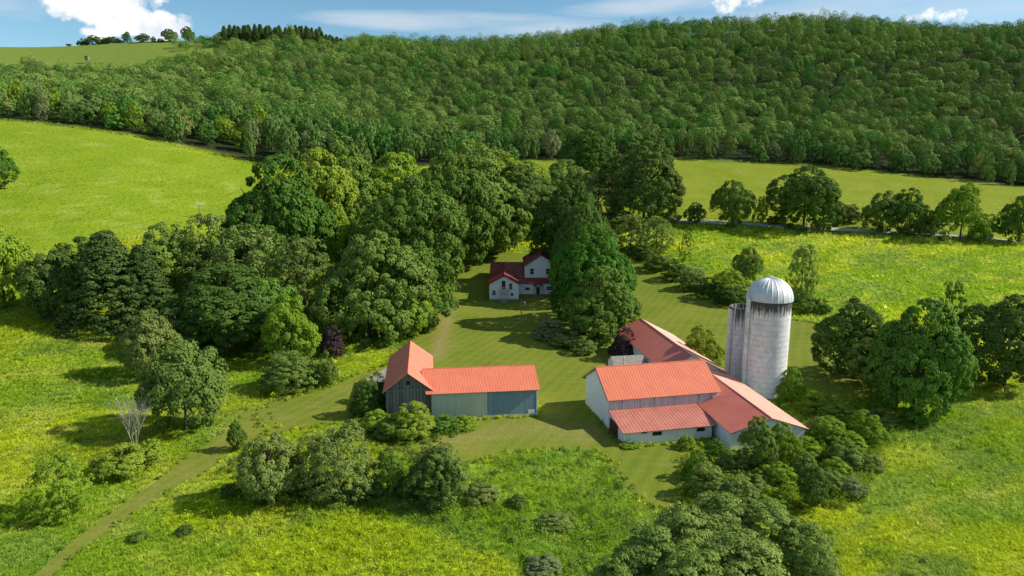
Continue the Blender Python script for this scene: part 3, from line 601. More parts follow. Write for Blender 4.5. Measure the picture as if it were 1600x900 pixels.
# --- white barn with lean-to, long low wing and rear section
B = empty('dairy_barn', (12.2, 81.5, 0), R(12.3)); tag(B, 'white barn with salmon red roofs, a lean-to and long wings beside the silos', 'barn')
m = MB(); gable_x(m, 0, 15, 0, 9.2, 4.0, 6.6); m.build('white_wall', M['whiteboard'], B)
m = MB(); m.box(.02, 15.02, -.05, -.004, 2.2, 3.94); m.build('peeling_wall', M['peeling'], B)['label'] = 'peeling grey white boards above the lean-to'
m = MB(); s_ = 2.6 / 4.6; m.slope((-.3, -.4, 4.1 - .4 * s_), (15.3, -.4, 4.1 - .4 * s_), (15.3, 4.6, 6.7), (-.3, 4.6, 6.7), rib=.38); m.slope((-.3, 9.6, 4.1 - .4 * s_), (15.3, 9.6, 4.1 - .4 * s_), (15.3, 4.602, 6.7), (-.3, 4.602, 6.7), rib=.38); m.tube([(-.3, 4.6, 6.72), (15.3, 4.6, 6.72)], .07, 6); m.build('roof', M['roof_orange'], B)
m = MB(); m.prism([(-.38, 3.86), (4.6, 6.67), (9.58, 3.86), (9.58, 3.70), (4.6, 6.5), (-.38, 3.70)], 'x', -.34, -.305); m.build('rake_board', M['wood'], B)
m = MB(); m.prism([(-5.3, -.4), (-.055, -.4), (-.055, 2.28), (-5.3, 1.72)], 'x', .05, 11.4); m.build('lean_to_wall', M['whiteboard'], B)
m = MB(); m.slope((-.35, -5.75, 1.76), (11.9, -5.75, 1.76), (11.9, -.06, 2.45), (-.1, -.06, 2.45), rib=.45, rh=.03); m.build('lean_to_roof', M['roof_lean'], B)
m = MB(); m.box(-.02, .045, -3.2, -.4, -.1, 1.72); m.build('door', M['reddoor'], B)
for x, w in ((4.2, 1.2), (9.9, 1.1)): window(B, x, -5.3, .95, w, .5, mat='dark', frame='trim', fr=.07)
m = MB(); m.box(2.2, 2.9, -5.36, -5.304, 1.35, 1.7); m.build('red_hatch', M['reddoor'], B)
# long low wing, in the frame of the barn's root but turned a little
Lr = Matrix.Rotation(R(8) - R(12.3), 4, 'Z'); off = Matrix.Rotation(-R(12.3), 4, 'Z') @ Vector((25.6 - 12.2, 75.0 - 81.5, 0))
def lb(mb, name, mat):
    o = mb.build(name, M[mat], B); o.location = off; o.rotation_euler = (0, 0, R(8) - R(12.3)); return o
m = MB(); gable_y(m, 0, 9.2, 0, 20.5, 2.3, 3.85); lb(m, 'long_wing_wall', 'whiteboard')
s_ = 1.55 / 4.6; e = 2.4 - .3 * s_; m = MB(); m.slope((-.3, -.35, e), (-.3, 20, e), (4.6, 20, 3.95), (4.6, -.35, 3.95), rib=.8, rh=.03); lb(m, 'long_wing_roof', 'roof_darker')['label'] = 'darker red left roof slope of the long wing'
m = MB(); m.slope((9.5, -.35, e), (9.5, 21, e), (4.602, 21, 3.95), (4.602, -.35, 3.95), rib=.8, rh=.03); lb(m, 'long_wing_roof', 'roof_paler')['label'] = 'paler pink right roof slope of the long wing'
m = MB(); m.tube([(4.6, -.36, 3.97), (4.6, 20, 3.97)], .08, 6); lb(m, 'ridge_cap', 'roof_pink')
m = MB(); gable_y(m, -.6, 9.2, 20.2, 43, 3.45, 5.4, 3.3, ze2=2.3); lb(m, 'rear_wall', 'whiteboard')
m = MB(); m.slope((-1.0, 19.9, 3.35), (-1.0, 43.4, 3.35), (3.3, 43.4, 5.5), (3.3, 19.9, 5.5), rib=.8, rh=.03); lb(m, 'rear_roof', 'roof_darker')['label'] = 'darker red left slope of the rear roof'
m = MB(); m.slope((9.6, 19.9, 2.26), (9.6, 43.4, 2.26), (3.302, 43.4, 5.5), (3.302, 19.9, 5.5), rib=.8, rh=.03); lb(m, 'rear_roof', 'roof_paler')['label'] = 'paler pink right slope of the rear roof'
m = MB(); m.tube([(3.3, 19.9, 5.52), (3.3, 43.4, 5.52)], .08, 6); lb(m, 'ridge_cap', 'roof_pink')
m = MB(); m.prism([(-.32, 2.30), (4.6, 3.90), (9.52, 2.30), (9.52, 2.16), (4.6, 3.76), (-.32, 2.16)], 'y', -.40, -.355); lb(m, 'front_rake_board', 'wood')

# --- small milk house behind the barn
K = empty('milk_house', (15.7, 100.2, 0), R(9)); tag(K, 'small white shed with grey shingle roof and stovepipe behind the white barn', 'shed')
m = MB(); gable_x(m, 0, 4.9, 0, 3.4, 2.35, 3.35); m.build('wall', M['siding'], K)
m = MB(); m.slope((-.15, -.25, 2.36), (5.1, -.25, 2.36), (5.1, 1.7, 3.43), (-.15, 1.7, 3.43), rib=9, rh=.01); m.slope((-.15, 3.65, 2.36), (5.1, 3.65, 2.36), (5.1, 1.702, 3.43), (-.15, 1.702, 3.43), rib=9, rh=.01); m.build('roof', M['roof_grey'], K)
m = MB(); m.tube([(1.3, -.45, .1), (1.3, -.45, 3.7)], .10, 8); m.lathe([(.16, 3.7), (.16, 3.85), (.02, 3.95)], (1.3, -.45), 10); m.build('stovepipe', M['galv'], K)
window(K, 0, 1.7, 1.45, .5, .6, face='left', mat='glass')

# --- silos
def silo(name, x, y, r, h, dome, label):
    S = empty(name, (x, y, 0)); tag(S, label, 'silo'); prof = [(r, -.5)]; z = 0.0
    while z < h - .3: prof += [(r, z), (r, z + .70), (r + .018, z + .71), (r + .018, z + .75), (r, z + .76)]; z += .76
    prof += [(r, h)]
    if not dome: prof += [(r - .18, h), (r - .18, h - 3.0)]
    b = MB().lathe(prof, n=160); o = b.build('wall', M['silo'], S, False)
    zz = np.empty(len(o.data.vertices) * 3, np.float32); o.data.vertices.foreach_get('co', zz); zz = zz.reshape(-1, 3)[:, 2]
    a = o.data.attributes.new('stain', 'FLOAT', 'POINT'); a.data.foreach_set('value', (smooth(h - (3.4 if dome else 6.0), h - .2, zz) * (1.0 if dome else .8)).astype(np.float32))  # roofless silo's dark top mixes stains with painted shade of the domed silo
    if dome:
        n = 144; V = []; F = []; ks = 14
        for i in range(ks + 1):
            ph = i / ks * math.pi / 2
            for k in range(n):
                th = 2 * math.pi * k / n; q = (k % 6) / 6.0; rib = .05 * (1 - abs(q - .0) * 6) if k % 6 == 0 else 0.0
                rr = (r + .10 + rib) * math.cos(ph) + .05; V.append((rr * math.cos(th), rr * math.sin(th), h - .05 + (r + .1 + rib) * 1.0 * math.sin(ph) * .98))
        for i in range(ks):
            for k in range(n): F.append((i * n + k, i * n + (k + 1) % n, (i + 1) * n + (k + 1) % n, (i + 1) * n + k))
        F.append(tuple(ks * n + k for k in range(n))); d = MB().add(V, F).build('dome', M['galv'], S)
        MB().lathe([(r + .02, h - .12), (r + .16, h - .10), (r + .16, h + .02), (r + .05, h + .04)], n=72).build('dome_rim', M['galv'], S)
        MB().lathe([(.32, h + r * .98 + .02), (.30, h + r * .98 + .2), (.02, h + r * .98 + .3)], n=16).build('dome_cap', M['galv'], S)
    return S
S1 = silo('silo', 36.7, 95.2, 3.02, 14.0, True, 'tall white concrete silo with ribbed metal dome and black stains under its rim')
m = MB(); m.tube([(-3.2, -.75, .2), (-3.2, -.75, 14.1)], .34, 14); m.build('chute', M['silo'], S1); m = MB(); m.lathe([(.42, 14.08), (.38, 14.2), (.05, 14.65)], (-3.2, -.75), 8); m.build('chute_cap', M['galv'], S1)
S2 = silo('silo', 34.7, 100.4, 1.85, 11.7, False, 'shorter roofless concrete silo standing in the shade behind the domed one')
m = MB(); m.tube([(-1.95, -.75, .2), (-1.95, -.75, 11.4)], .36, 14); m.build('chute', M['silo'], S2)

# --- farmhouse
Hh = empty('farmhouse', (-5.4, 159.5, 0)); tag(Hh, 'white farmhouse with dark red roofs in the deep shade of tall maples', 'house')
m = MB(); gable_y(m, 0, 7, 0, 24, 4.05, 5.85); m.build('wing_wall', M['siding'], Hh)
m = MB(); gable_y(m, 8.6, 16.8, 9.5, 24, 6.9, 9.45); m.build('tall_wall', M['siding'], Hh)
m = MB(); m.box(7.003, 16.79, 5.9, 9.497, -.3, 3.05); m.build('kitchen_wall', M['siding'], Hh)
m = MB(); s_ = 1.8 / 3.5; e = 4.13 - .35 * s_; m.slope((-.35, -.4, e), (-.35, 21, e), (3.5, 21, 5.95), (3.5, -.4, 5.95)); m.slope((7.35, -.4, e), (7.35, 21, e), (3.502, 21, 5.95), (3.502, -.4, 5.95)); m.tube([(3.5, -.42, 5.97), (3.5, 21, 5.97)], .08, 6); m.build('wing_roof', M['roof_house'], Hh)
m = MB(); m.slope((-.3, 5.5, 3.06), (16.95, 5.5, 3.06), (16.95, 21, 6.02), (-.3, 21, 6.02)); m.slope((-.3, 29, 4.2), (8.6, 29, 4.2), (8.6, 21.003, 6.02), (-.3, 21.003, 6.02)); m.build('cross_roof', M['roof_house'], Hh)
m = MB(); m.prism([(13.5, 3.9), (21, 5.86), (28.6, 4.1), (28.6, -.3), (13.5, -.3)], 'x', .01, 8.58); m.build('cross_wall', M['siding'], Hh)
m = MB(); s_ = 2.55 / 4.1; e = 6.99 - .35 * s_; m.slope((8.25, 9.1, e), (8.25, 24.4, e), (12.7, 24.4, 9.55), (12.7, 9.1, 9.55)); m.slope((17.15, 9.1, e), (17.15, 24.4, e), (12.702, 24.4, 9.55), (12.702, 9.1, 9.55)); m.tube([(12.7, 9.08, 9.57), (12.7, 24.4, 9.57)], .08, 6); m.build('tall_roof', M['roof_house'], Hh)
m = MB(); m.box(-.04, 7.04, -.05, -.004, -.3, .35); m.build('foundation', M['stone'], Hh); m = MB(); m.box(7.05, 16.8, 5.85, 5.896, -.3, .35); m.build('foundation', M['stone'], Hh)
m = MB(); m.prism([(-.02, 4.0), (3.5, 5.82), (7.02, 4.0), (7.02, 3.84), (3.5, 5.62), (-.02, 3.84)], 'y', -.06, -.004); m.build('gable_trim', M['trim'], Hh)
for x, y, z, w, h in ((1.1, 0, 1.3, .75, 1.1), (5.1, 0, 2.7, .7, 1.35), (5.4, 0, 1.1, .55, .7), (9.2, 5.9, 1.35, 1.1, .65), (14.8, 5.9, 1.35, 1.7, .9), (10.4, 9.5, 4.7, .9, 1.4), (14.4, 9.5, 4.7, .9, 1.4)): window(Hh, x, y, z, w, h)
m = MB(); m.box(2.95, 3.85, -.06, -.004, 2.75, 4.75); m.build('upper_door', M['glass'], Hh); m = MB(); m.box(11.4, 12.3, 5.84, 5.896, .2, 2.1); m.build('door', M['glass'], Hh)
m = MB(); m.slope((10.6, 4.2, 2.62), (10.6, 5.85, 2.62), (11.85, 5.85, 3.2), (11.85, 4.2, 3.2)); m.slope((13.1, 4.2, 2.62), (13.1, 5.85, 2.62), (11.852, 5.85, 3.2), (11.852, 4.2, 3.2)); m.build('porch_roof', M['roof_house'], Hh)
m = MB(); [m.box(x - .06, x + .06, 4.3, 4.42, -.2, 2.64) for x in (10.8, 12.9)]; m.box(10.7, 13.0, 4.25, 5.84, -.1, .18); m.build('porch', M['wood'], Hh)
bal = MB(); bal.box(2.5, 4.6, -1.5, -.07, 2.55, 2.67); bal.build('balcony', M['palewood'], Hh); bp = Hh.children[-1]
for x in (2.56, 4.54):
    q = MB(); q.box(x - .05, x + .05, -1.48, -1.38, -.2, 4.9); q.build('post', M['palewood'], bp)
q = MB(); q.box(2.56, 4.54, -1.46, -1.41, 3.35, 3.43); q.box(2.52, 2.57, -1.4, -.1, 3.35, 3.43); q.box(4.53, 4.58, -1.4, -.1, 3.35, 3.43); [q.box(x, x + .03, -1.45, -1.42, 2.67, 3.35) for x in np.arange(2.75, 4.5, .22)]; q.build('railing', M['palewood'], bp)
q = MB(); [q.box(3.1, 4.0, -1.5 - .33 * i - .3, -1.5 - .33 * i, 2.45 - .27 * i, 2.50 - .27 * i) for i in range(9)]
for x in (3.05, 4.02): q.tube([(x, -1.45, 2.5), (x, -4.6, -.1)], .06, 4); q.tube([(x, -1.45, 3.4), (x, -4.6, .85)], .04, 4); q.tube([(x, -4.5, -.1), (x, -4.5, .95)], .05, 4)
q.build('stairs', M['palewood'], bp)

# --- poles and small far structures
p = hit(814.5, 508); U = empty('yard_light', p); tag(U, 'wooden yard light pole on the lawn in front of the farmhouse', 'light pole')
MB().tube([(0, 0, -.3), (0, 0, 5.4)], [.13, .10], 8).build('pole', M['wood'], U); MB().tube([(0, 0, 4.75), (.35, -.1, 4.95), (.72, -.2, 4.85)], .035, 6).build('arm', M['galv'], U); MB().lathe([(.05, 4.92), (.17, 4.84), (.22, 4.62), (.05, 4.52)], (.74, -.2), 12).build('lamp', M['lampglass'], U)
p = hit(313, 342); U = empty('meadow_pole', p, R(15)); tag(U, 'thin dark pole with a pale crossarm at the edge of the hillside meadow', 'pole')
MB().tube([(0, 0, -.3), (0, 0, 4.6)], [.12, .09], 8).build('post', M['wood'], U); MB().box(-1.9, 1.9, -.07, .07, 4.05, 4.25).build('crossarm', M['palewood'], U); MB().box(-.6, 1.5, -.12, .12, 4.62, 4.95).build('pale_board', M['trim'], U)
p = hit(137, 99); U = empty('hunting_blind', p); tag(U, 'small brown hunting stand on legs at the lower edge of the hilltop field', 'hunting stand')
MB().box(-1.3, 1.3, -1.3, 1.3, 3.0, 5.6).build('cabin', M['wood'], U); MB().prism([(-1.6, 5.6), (1.6, 5.6), (1.6, 5.75), (-1.6, 6.1)], 'y', -1.6, 1.6).build('roof', M['roof_grey'], U)
for a in (-1.2, 1.2):
    for b in (-1.2, 1.2): MB().box(a - .12, a + .12, b - .12, b + .12, -.4, 3.0).build('leg', M['wood'], U)
p = hit(107, 65.5); U = empty('field_shelter', p); tag(U, 'tiny flat roofed shelter on posts on the hilltop skyline', 'shelter')
MB().box(-2.8, 2.8, -1.6, 1.6, 3.0, 3.5).build('roof', M['roof_grey'], U); MB().box(-1.3, 1.3, -1, 1, 1.6, 3.0).build('cabin', M['wood'], U)
for a in (-2.3, 2.3): MB().box(a - .2, a + .2, -.2, .2, -.5, 3.0).build('post', M['wood'], U)
p = hit(612, 524); U = empty('fallen_log', p, R(-25)); tag(U, 'short brown log lying under the front maple', 'log'); b = MB().tube([(-1.1, 0, .18), (0, .05, .2), (1.1, -.08, .17)], [.2, .19, .16], 9); b.build('trunk', M['stem'], U); MB().tube([(.3, 0, .3), (.7, .35, .75)], [.08, .03], 6).build('branch_stub', M['stem'], U)
# ------------------------------------------------------------------ farm trees: kind, base x, base y, top y, crown width, label, leaf colour
TREES = [
 ('round', 8, 482, 357, 92, 'bright green tree cut by the left edge below the hillside meadow', 'bright'),
 ('round', -6, 296, 226, 62, 'small round tree at the left edge in the hillside meadow', 'maple'),
 ('spruce', 178, 512, 362, 150, 'broad dark spruce with drooping boughs, left end of the grove', 'spruce'),
 ('spruce', 232, 512, 384, 110, 'olive dark spruce just right of the broad dark spruce', 'spruce'),
 ('round', 88, 498, 392, 100, 'low dark tree at the far left end of the grove', 'darkgreen'),
 ('round', 130, 490, 372, 110, 'dark leafy tree behind the broad dark spruce', 'darkgreen'),
 ('round', 262, 455, 348, 110, 'leafy green tree at the meadow side of the grove, behind the spruces', 'maple'),
 ('airy', 335, 460, 335, 100, 'thin grey green tree at the upper left rim of the grove', 'olive'),
 ('airy', 400, 490, 352, 130, 'wispy grey green tree in the middle of the grove', 'olive'),
 ('airy', 478, 500, 372, 105, 'wispy olive tree left of the big front maple', 'olive'),
 ('maple', 435, 452, 244, 172, 'huge maple at the meadow end of the grove, tallest on its left side', 'maple'),
 ('maple', 505, 415, 234, 130, 'tall yellow green maple behind the huge left maple', 'bright'),
 ('maple', 552, 405, 224, 140, 'tall dark maple at the top centre of the grove', 'maple'),
 ('maple', 622, 405, 240, 150, 'yellow green maple at the top of the grove, right of centre', 'bright'),
 ('maple', 652, 468, 276, 156, 'tall dense maple with a pointed crown right of the grove centre', 'maple'),
 ('round', 532, 440, 330, 62, 'small round tree in the gap between the two huge maples', 'bright'),
 ('round', 574, 450, 326, 62, 'small dark green tree in the gap beside the pointed maple', 'maple'),
 ('maple', 578, 526, 364, 168, 'big spreading maple at the front of the grove beside the lawn', 'maple'),
 ('tall', 655, 512, 378, 116, 'green maple on the lawn edge right of the big spreading maple', 'maple'),
 ('round', 632, 528, 452, 76, 'low leafy tree under the spreading maple at the lawn corner', 'bright'),
 ('maple', 348, 546, 414, 200, 'wide dark maple at the front left of the grove', 'darkgreen'),
 ('round', 420, 542, 432, 110, 'dark green tree between the wide front maple and the bright small one', 'maple'),
 ('round', 456, 572, 460, 82, 'bright green small tree at the foot of the grove', 'bright'),
 ('round', 238, 592, 485, 92, 'light green tree left of the path, upper of the pair', 'olive'),
 ('round', 292, 672, 530, 136, 'dense round green tree beside the mown path, lower of the pair', 'olive'),
 ('maple', 705, 425, 240, 140, 'tall maple at the right flank of the grove left of the farmhouse', 'maple'),
 ('maple', 748, 402, 222, 150, 'tall maple rising behind the farmhouse, left of its roof', 'maple'),
 ('maple', 806, 386, 258, 130, 'tall dark maple on a bare trunk right behind the farmhouse', 'darkgreen'),
 ('maple', 782, 368, 236, 140, 'maple behind the bare trunked one, top of the group behind the farmhouse', 'bright'),
 ('maple', 892, 442, 282, 124, 'tall dark tree rising above the farmhouse from its right side', 'darkgreen'),
 ('maple', 914, 470, 318, 110, 'tall tree right beside the farmhouse wall, its crown over the roof', 'darkgreen'),
 ('maple', 908, 455, 322, 96, 'dark tree whose crown overhangs the right end of the farmhouse', 'darkgreen'),
 ('maple', 926, 502, 352, 130, 'large dense tree hiding the right end of the farmhouse', 'maple'),
 ('maple', 934, 530, 418, 122, 'broad round tree on the lawn in front of the large dense tree', 'maple'),
 ('round', 880, 335, 250, 92, 'light green tree in the clump below the hayfield, left of the big dark one', 'olive'),
 ('round', 935, 345, 262, 100, 'light green tree in the middle of the clump below the hayfield', 'olive'),
 ('maple', 1005, 350, 222, 130, 'big dark tree at the roadside end of the clump below the hayfield', 'darkgreen'),
 ('maple', 925, 290, 204, 92, 'dark tree standing behind the clump below the hayfield', 'darkgreen'),
 ('maple', 846, 362, 278, 110, 'dark leafy tree between the farmhouse roof and the hayfield', 'maple'),
 ('spruce', 834, 300, 270, 15, 'slim dark spruce at the hayfield corner, left of two', 'spruce'),
 ('spruce', 841, 302, 275, 14, 'slim dark spruce at the hayfield corner, right of two', 'spruce'),
 ('airy', 985, 395, 335, 60, 'loose light green young tree by the lawn strip, left of the bright slim one', 'olive'),
 ('airy', 1025, 392, 340, 58, 'loose young tree above the hedge near the road', 'olive'),
 ('sapling', 1071, 408, 362, 24, 'slim bright young tree standing alone above the hedge', 'bright'),
 ('round', 1165, 450, 386, 46, 'dark young tree in the hedge left of the silo dome', 'maple'),
 ('round', 1140, 470, 420, 56, 'round green tree in the hedge in front of the dark young one', 'bright'),
 ('airy', 1252, 470, 382, 46, 'tall thin sparse tree just right of the silo dome', 'olive'),
 ('round', 1085, 348, 316, 36, 'small round dark bush tree on the road verge, leftmost of the roadside trees', 'darkgreen'),
 ('round', 1144, 352, 282, 66, 'green roadside tree with flat topped crown left of the largest one', 'maple'),
 ('tall', 1188, 348, 306, 24, 'narrow little roadside tree between two larger ones', 'bright'),
 ('maple', 1255, 358, 260, 108, 'largest roadside tree, broad and dark, in front of the hayfield', 'darkgreen'),
 ('round', 1378, 362, 298, 64, 'roadside tree left half of the joined pair', 'olive'),
 ('round', 1418, 366, 294, 66, 'roadside tree right half of the joined pair', 'maple'),
 ('tall', 1500, 376, 286, 72, 'yellow green roadside tree right of the joined pair', 'bright'),
 ('round', 1592, 380, 304, 62, 'dark roadside tree cut by the right edge of the photo', 'maple'),
 ('maple', 1335, 590, 474, 124, 'broad dark tree beyond the silo, left of the right hand group', 'darkgreen'),
 ('maple', 1425, 648, 470, 150, 'big tree leaning over the meadow right of the silo', 'maple'),
 ('round', 1378, 612, 520, 110, 'green tree between the broad dark tree and the leaning one', 'maple'),
 ('sapling', 1482, 520, 440, 48, 'slender light green tree above the right hand group', 'maple'),
 ('maple', 1568, 604, 462, 140, 'large dark tree at the right edge of the meadow', 'darkgreen'),
 ('airy', 97, 806, 714, 92, 'sparse light green young tree in the meadow left of the path', 'bright'),
 ('round', 1182, 736, 652, 62, 'leafy small tree against the front gable of the long barn wing', 'maple'),
 ('round', 1220, 730, 662, 54, 'leafy small tree at the right corner of the long barn wing', 'bright'),
 ('round', 1268, 792, 728, 48, 'dark round small tree in the thicket below the barn', 'darkgreen'),
 ('round', 372, 704, 658, 30, 'little round green tree on the edge of the mown path', 'maple'),
 ('round', 424, 782, 682, 104, 'yellow olive round tree below the mown path, left of the clump', 'olive'),
 ('airy', 532, 778, 676, 112, 'grey brown thin leaved tree in the middle of the lower clump', 'olive'),
 ('airy', 500, 770, 684, 84, 'olive thin leaved tree in the lower clump beside the grey one', 'olive'),
 ('tall', 606, 772, 702, 50, 'narrow bright green tree in the lower clump', 'maple'),
 ('airy', 684, 784, 698, 100, 'open grey green apple tree at the right end of the lower clump', 'olive'),
 ('round', 684, 786, 698, 80, 'leafy dark core tree inside the open apple tree clump', 'darkgreen'),
]
for kind, bx, by, ty, w, lab, mat in TREES:
    nm = {'spruce': 'spruce_tree', 'maple': 'maple_tree', 'tallmaple': 'maple_tree', 'sapling': 'young_tree'}.get(kind, 'broadleaf_tree')
    lift = .02 if kind in ('spruce',) else (.0 if (kind in ('airy', 'sapling') or 'clump' in lab or 'roadside' in lab) else .06)
    if 'bare trunk' in lab: lift = .26
    if any(q in lab for q in ('farmhouse from', 'right end of the farmhouse', 'on the lawn in front', 'beside the farmhouse wall', 'front left of the grove', 'spreading maple', 'lawn edge', 'leaning', 'beside the mown path')): lift = .0
    tree(kind, bx, by, ty, w, lab, mat, nm, lift=lift)

SHRUBS = [
 ('bigshrub', 445, 618, 548, 96, 'large round pale olive shrub at the foot of the grove', 'olive'),
 ('shrub', 418, 560, 515, 60, 'olive shrub behind the pale round one', 'olive'),
 ('shrub', 510, 606, 548, 36, 'green shrub below the purple leaved tree', 'maple'),
 ('shrub', 490, 600, 560, 34, 'pale shrub between the round olive shrub and the green one', 'olive'),
 ('shrub', 178, 752, 690, 96, 'low sprawling green shrub left of the dead tree', 'bright'),
 ('shrub', 232, 722, 685, 40, 'small green shrub right of the dead tree', 'bright'),
 ('bigshrub', 640, 688, 625, 84, 'tallest leafy shrub against the weathered barn front', 'bright'),
 ('shrub', 590, 676, 638, 62, 'leafy shrub at the left end of the barn front row', 'bright'),
 ('shrub', 612, 690, 650, 54, 'leafy shrub at the lawn side of the barn front row', 'maple'),
 ('shrub', 688, 678, 645, 56, 'low shrub below the left end of the metal wall', 'maple'),
 ('shrub', 722, 672, 650, 44, 'lowest shrub at the right end of the barn front row', 'bright'),
 ('bigshrub', 572, 655, 590, 54, 'dark shrub hugging the left corner of the weathered barn', 'darkgreen'),
 ('shrub', 588, 632, 580, 44, 'dark shrub along the left wall of the weathered barn', 'darkgreen'),
 ('bigshrub', 1102, 580, 508, 72, 'rounded shrub behind the rear barn roof beside the silos', 'bright'),
 ('bigshrub', 860, 532, 498, 58, 'low pale flowering shrub at the left end of the lawn bed', 'pale'),
 ('shrub', 890, 545, 515, 56, 'low leafy shrub in the middle of the lawn bed', 'olive'),
 ('shrub', 912, 556, 524, 46, 'low shrub at the lower tip of the lawn bed', 'olive'),
 ('shrub', 760, 398, 376, 26, 'pale shrub beside the left end of the farmhouse', 'pale'),
 ('shrub', 1002, 408, 376, 46, 'hedge shrub at the upper end of the lawn strip', 'darkgreen'),
 ('shrub', 1030, 425, 392, 48, 'hedge shrub second along the lawn strip from the top', 'olive'),
 ('shrub', 1058, 440, 404, 48, 'hedge shrub below the slim bright tree', 'darkgreen'),
 ('shrub', 1085, 455, 418, 50, 'hedge shrub halfway down the lawn strip', 'olive'),
 ('shrub', 1112, 468, 432, 48, 'hedge shrub left of the round hedge tree', 'darkgreen'),
 ('shrub', 1146, 480, 446, 50, 'dark hedge shrub below the round hedge tree', 'darkgreen'),
 ('shrub', 1262, 492, 456, 46, 'hedge shrub right of the silo dome', 'maple'),
 ('shrub', 1288, 492, 466, 30, 'last small hedge shrub right of the silo', 'maple'),
 ('shrub', 1338, 475, 462, 16, 'tiny lone bush in the meadow above the right hand group', 'darkgreen'),
 ('shrub', 1325, 352, 318, 52, 'dark roadside bush right of the largest roadside tree', 'darkgreen'),
 ('shrub', 1460, 368, 328, 46, 'roadside bush between the joined pair and the yellow green tree', 'darkgreen'),
 ('shrub', 1548, 376, 334, 46, 'roadside bush right of the yellow green tree', 'maple'),
 ('shrub', 1216, 352, 332, 30, 'roadside bush at the foot of the narrow tree', 'darkgreen'),
 ('shrub', 1050, 348, 330, 34, 'low verge bush left of the roadside trees', 'olive'),
 ('bigshrub', 1240, 628, 572, 46, 'leafy shrub at the foot of the domed silo', 'bright'),
 ('shrub', 1275, 650, 615, 50, 'bright shrub right of the long barn wing, nearest the silo', 'bright'),
 ('bigshrub', 1318, 668, 628, 66, 'bright shrub at the upper end of the thicket', 'bright'),
 ('bigshrub', 1360, 700, 640, 72, 'broad bright shrub at the meadow end of the thicket', 'bright'),
 ('bigshrub', 1300, 705, 650, 68, 'bright leafy shrub in the middle of the thicket', 'bright'),
 ('shrub', 1330, 735, 688, 62, 'dark centred shrub in the lower thicket', 'olive'),
 ('shrub', 1262, 720, 680, 54, 'shrub beside the right corner of the long wing', 'bright'),
 ('shrub', 1298, 775, 730, 54, 'leafy shrub right of the dark round small tree', 'olive'),
 ('shrub', 1335, 780, 742, 50, 'grey green shrub at the low end of the thicket', 'pale'),
 ('shrub', 1226, 765, 722, 54, 'green shrub left of the dark round small tree', 'bright'),
 ('shrub', 1200, 760, 725, 46, 'shrub below the small tree at the barn gable', 'bright'),
 ('shrub', 1150, 745, 705, 50, 'shrub left of the small tree at the barn gable', 'olive'),
 ('shrub', 1120, 716, 684, 34, 'shrub under the right window of the lean-to', 'maple'),
 ('shrub', 1074, 704, 678, 30, 'small round bush against the lean-to wall', 'bright'),
 ('shrub', 985, 702, 688, 30, 'weedy tuft at the left foot of the lean-to wall', 'bright'),
 ('bigshrub', 1092, 755, 702, 50, 'upper end of the trimmed green bank, a shrub beside the mown corner', 'bright'),
 ('bigshrub', 1112, 786, 722, 70, 'broad shrub on the green bank beside the mown corner', 'sumac'),
 ('bigshrub', 1160, 796, 738, 76, 'shrub on the green bank above the sumacs', 'sumac'),
 ('shrub', 1215, 800, 765, 60, 'yellow green shrub between the sumacs and the thicket', 'bright'),
 ('shrub', 470, 776, 735, 56, 'shrub filling the gap left of the grey brown tree in the lower clump', 'olive'),
 ('shrub', 565, 786, 738, 56, 'shrub filling the gap right of the grey brown tree in the lower clump', 'olive'),
 ('shrub', 640, 780, 738, 50, 'shrub between the narrow tree and the apple tree', 'maple'),
 ('shrub', 400, 764, 724, 40, 'shrub at the path end of the lower clump', 'bright'),
 ('shrub', 700, 775, 742, 50, 'low shrub at the right foot of the apple tree', 'olive'),
 ('shrub', 545, 690, 655, 40, 'small shrub at the lawn edge above the lower clump', 'olive'),
 ('shrub', 1382, 668, 636, 50, 'shrub at the far right tip of the thicket below the leaning tree', 'olive'),
 ('shrub', 1290, 682, 650, 48, 'shrub between the silo foot and the middle of the thicket', 'olive'),
 ('shrub', 1335, 712, 672, 52, 'light shrub between the middle and the meadow end of the thicket', 'bright'),
 ('shrub', 1260, 745, 705, 44, 'light shrub just above the dark round small tree', 'olive'),
 ('shrub', 1310, 748, 712, 44, 'small light shrub right above the lower thicket', 'bright'),
 ('shrub', 1180, 775, 742, 50, 'light shrub on the bank below the barn gable trees', 'olive'),
 ('shrub', 1098, 735, 700, 36, 'small shrub behind the top of the green bank', 'olive'),
 ('shrub', 1365, 738, 708, 46, 'low shrub on the meadow side of the thicket', 'olive'),
 ('shrub', 1450, 372, 340, 30, 'low verge bush between the two bushes right of the joined pair', 'olive'),
 ('shrub', 285, 838, 820, 28, 'small dark bush alone in the weeds right of the path', 'darkgreen'),
 ('shrub', 212, 848, 828, 30, 'small dull bush in the weeds nearest the path', 'maple'),
 ('shrub', 355, 778, 755, 30, 'small dark shrub left of the yellow olive tree', 'darkgreen'),
 ('shrub', 808, 795, 770, 30, 'dark little bush in the middle of the tall weeds', 'darkgreen'),
 ('shrub', 750, 790, 755, 60, 'grey green brushy shrub at the left of the weed patch', 'olive'),
 ('shrub', 870, 830, 800, 60, 'grey green brushy shrub at the right of the weed patch', 'olive'),
 ('shrub', 850, 900, 868, 60, 'grey green shrub at the bottom of the weed patch', 'pale'),
]
for kind, bx, by, ty, w, lab, mat in SHRUBS: shrub(bx, by, ty, w, lab, mat, kind)
shrub(516, 560, 508, 40, 'dark purple leaved bush tree at the foot of the grove', 'purple', 'bigshrub', 'purple_shrub')
shrub(978, 566, 510, 50, 'dark purple leaved bush tree beside the white barn', 'purple', 'bigshrub', 'purple_shrub')
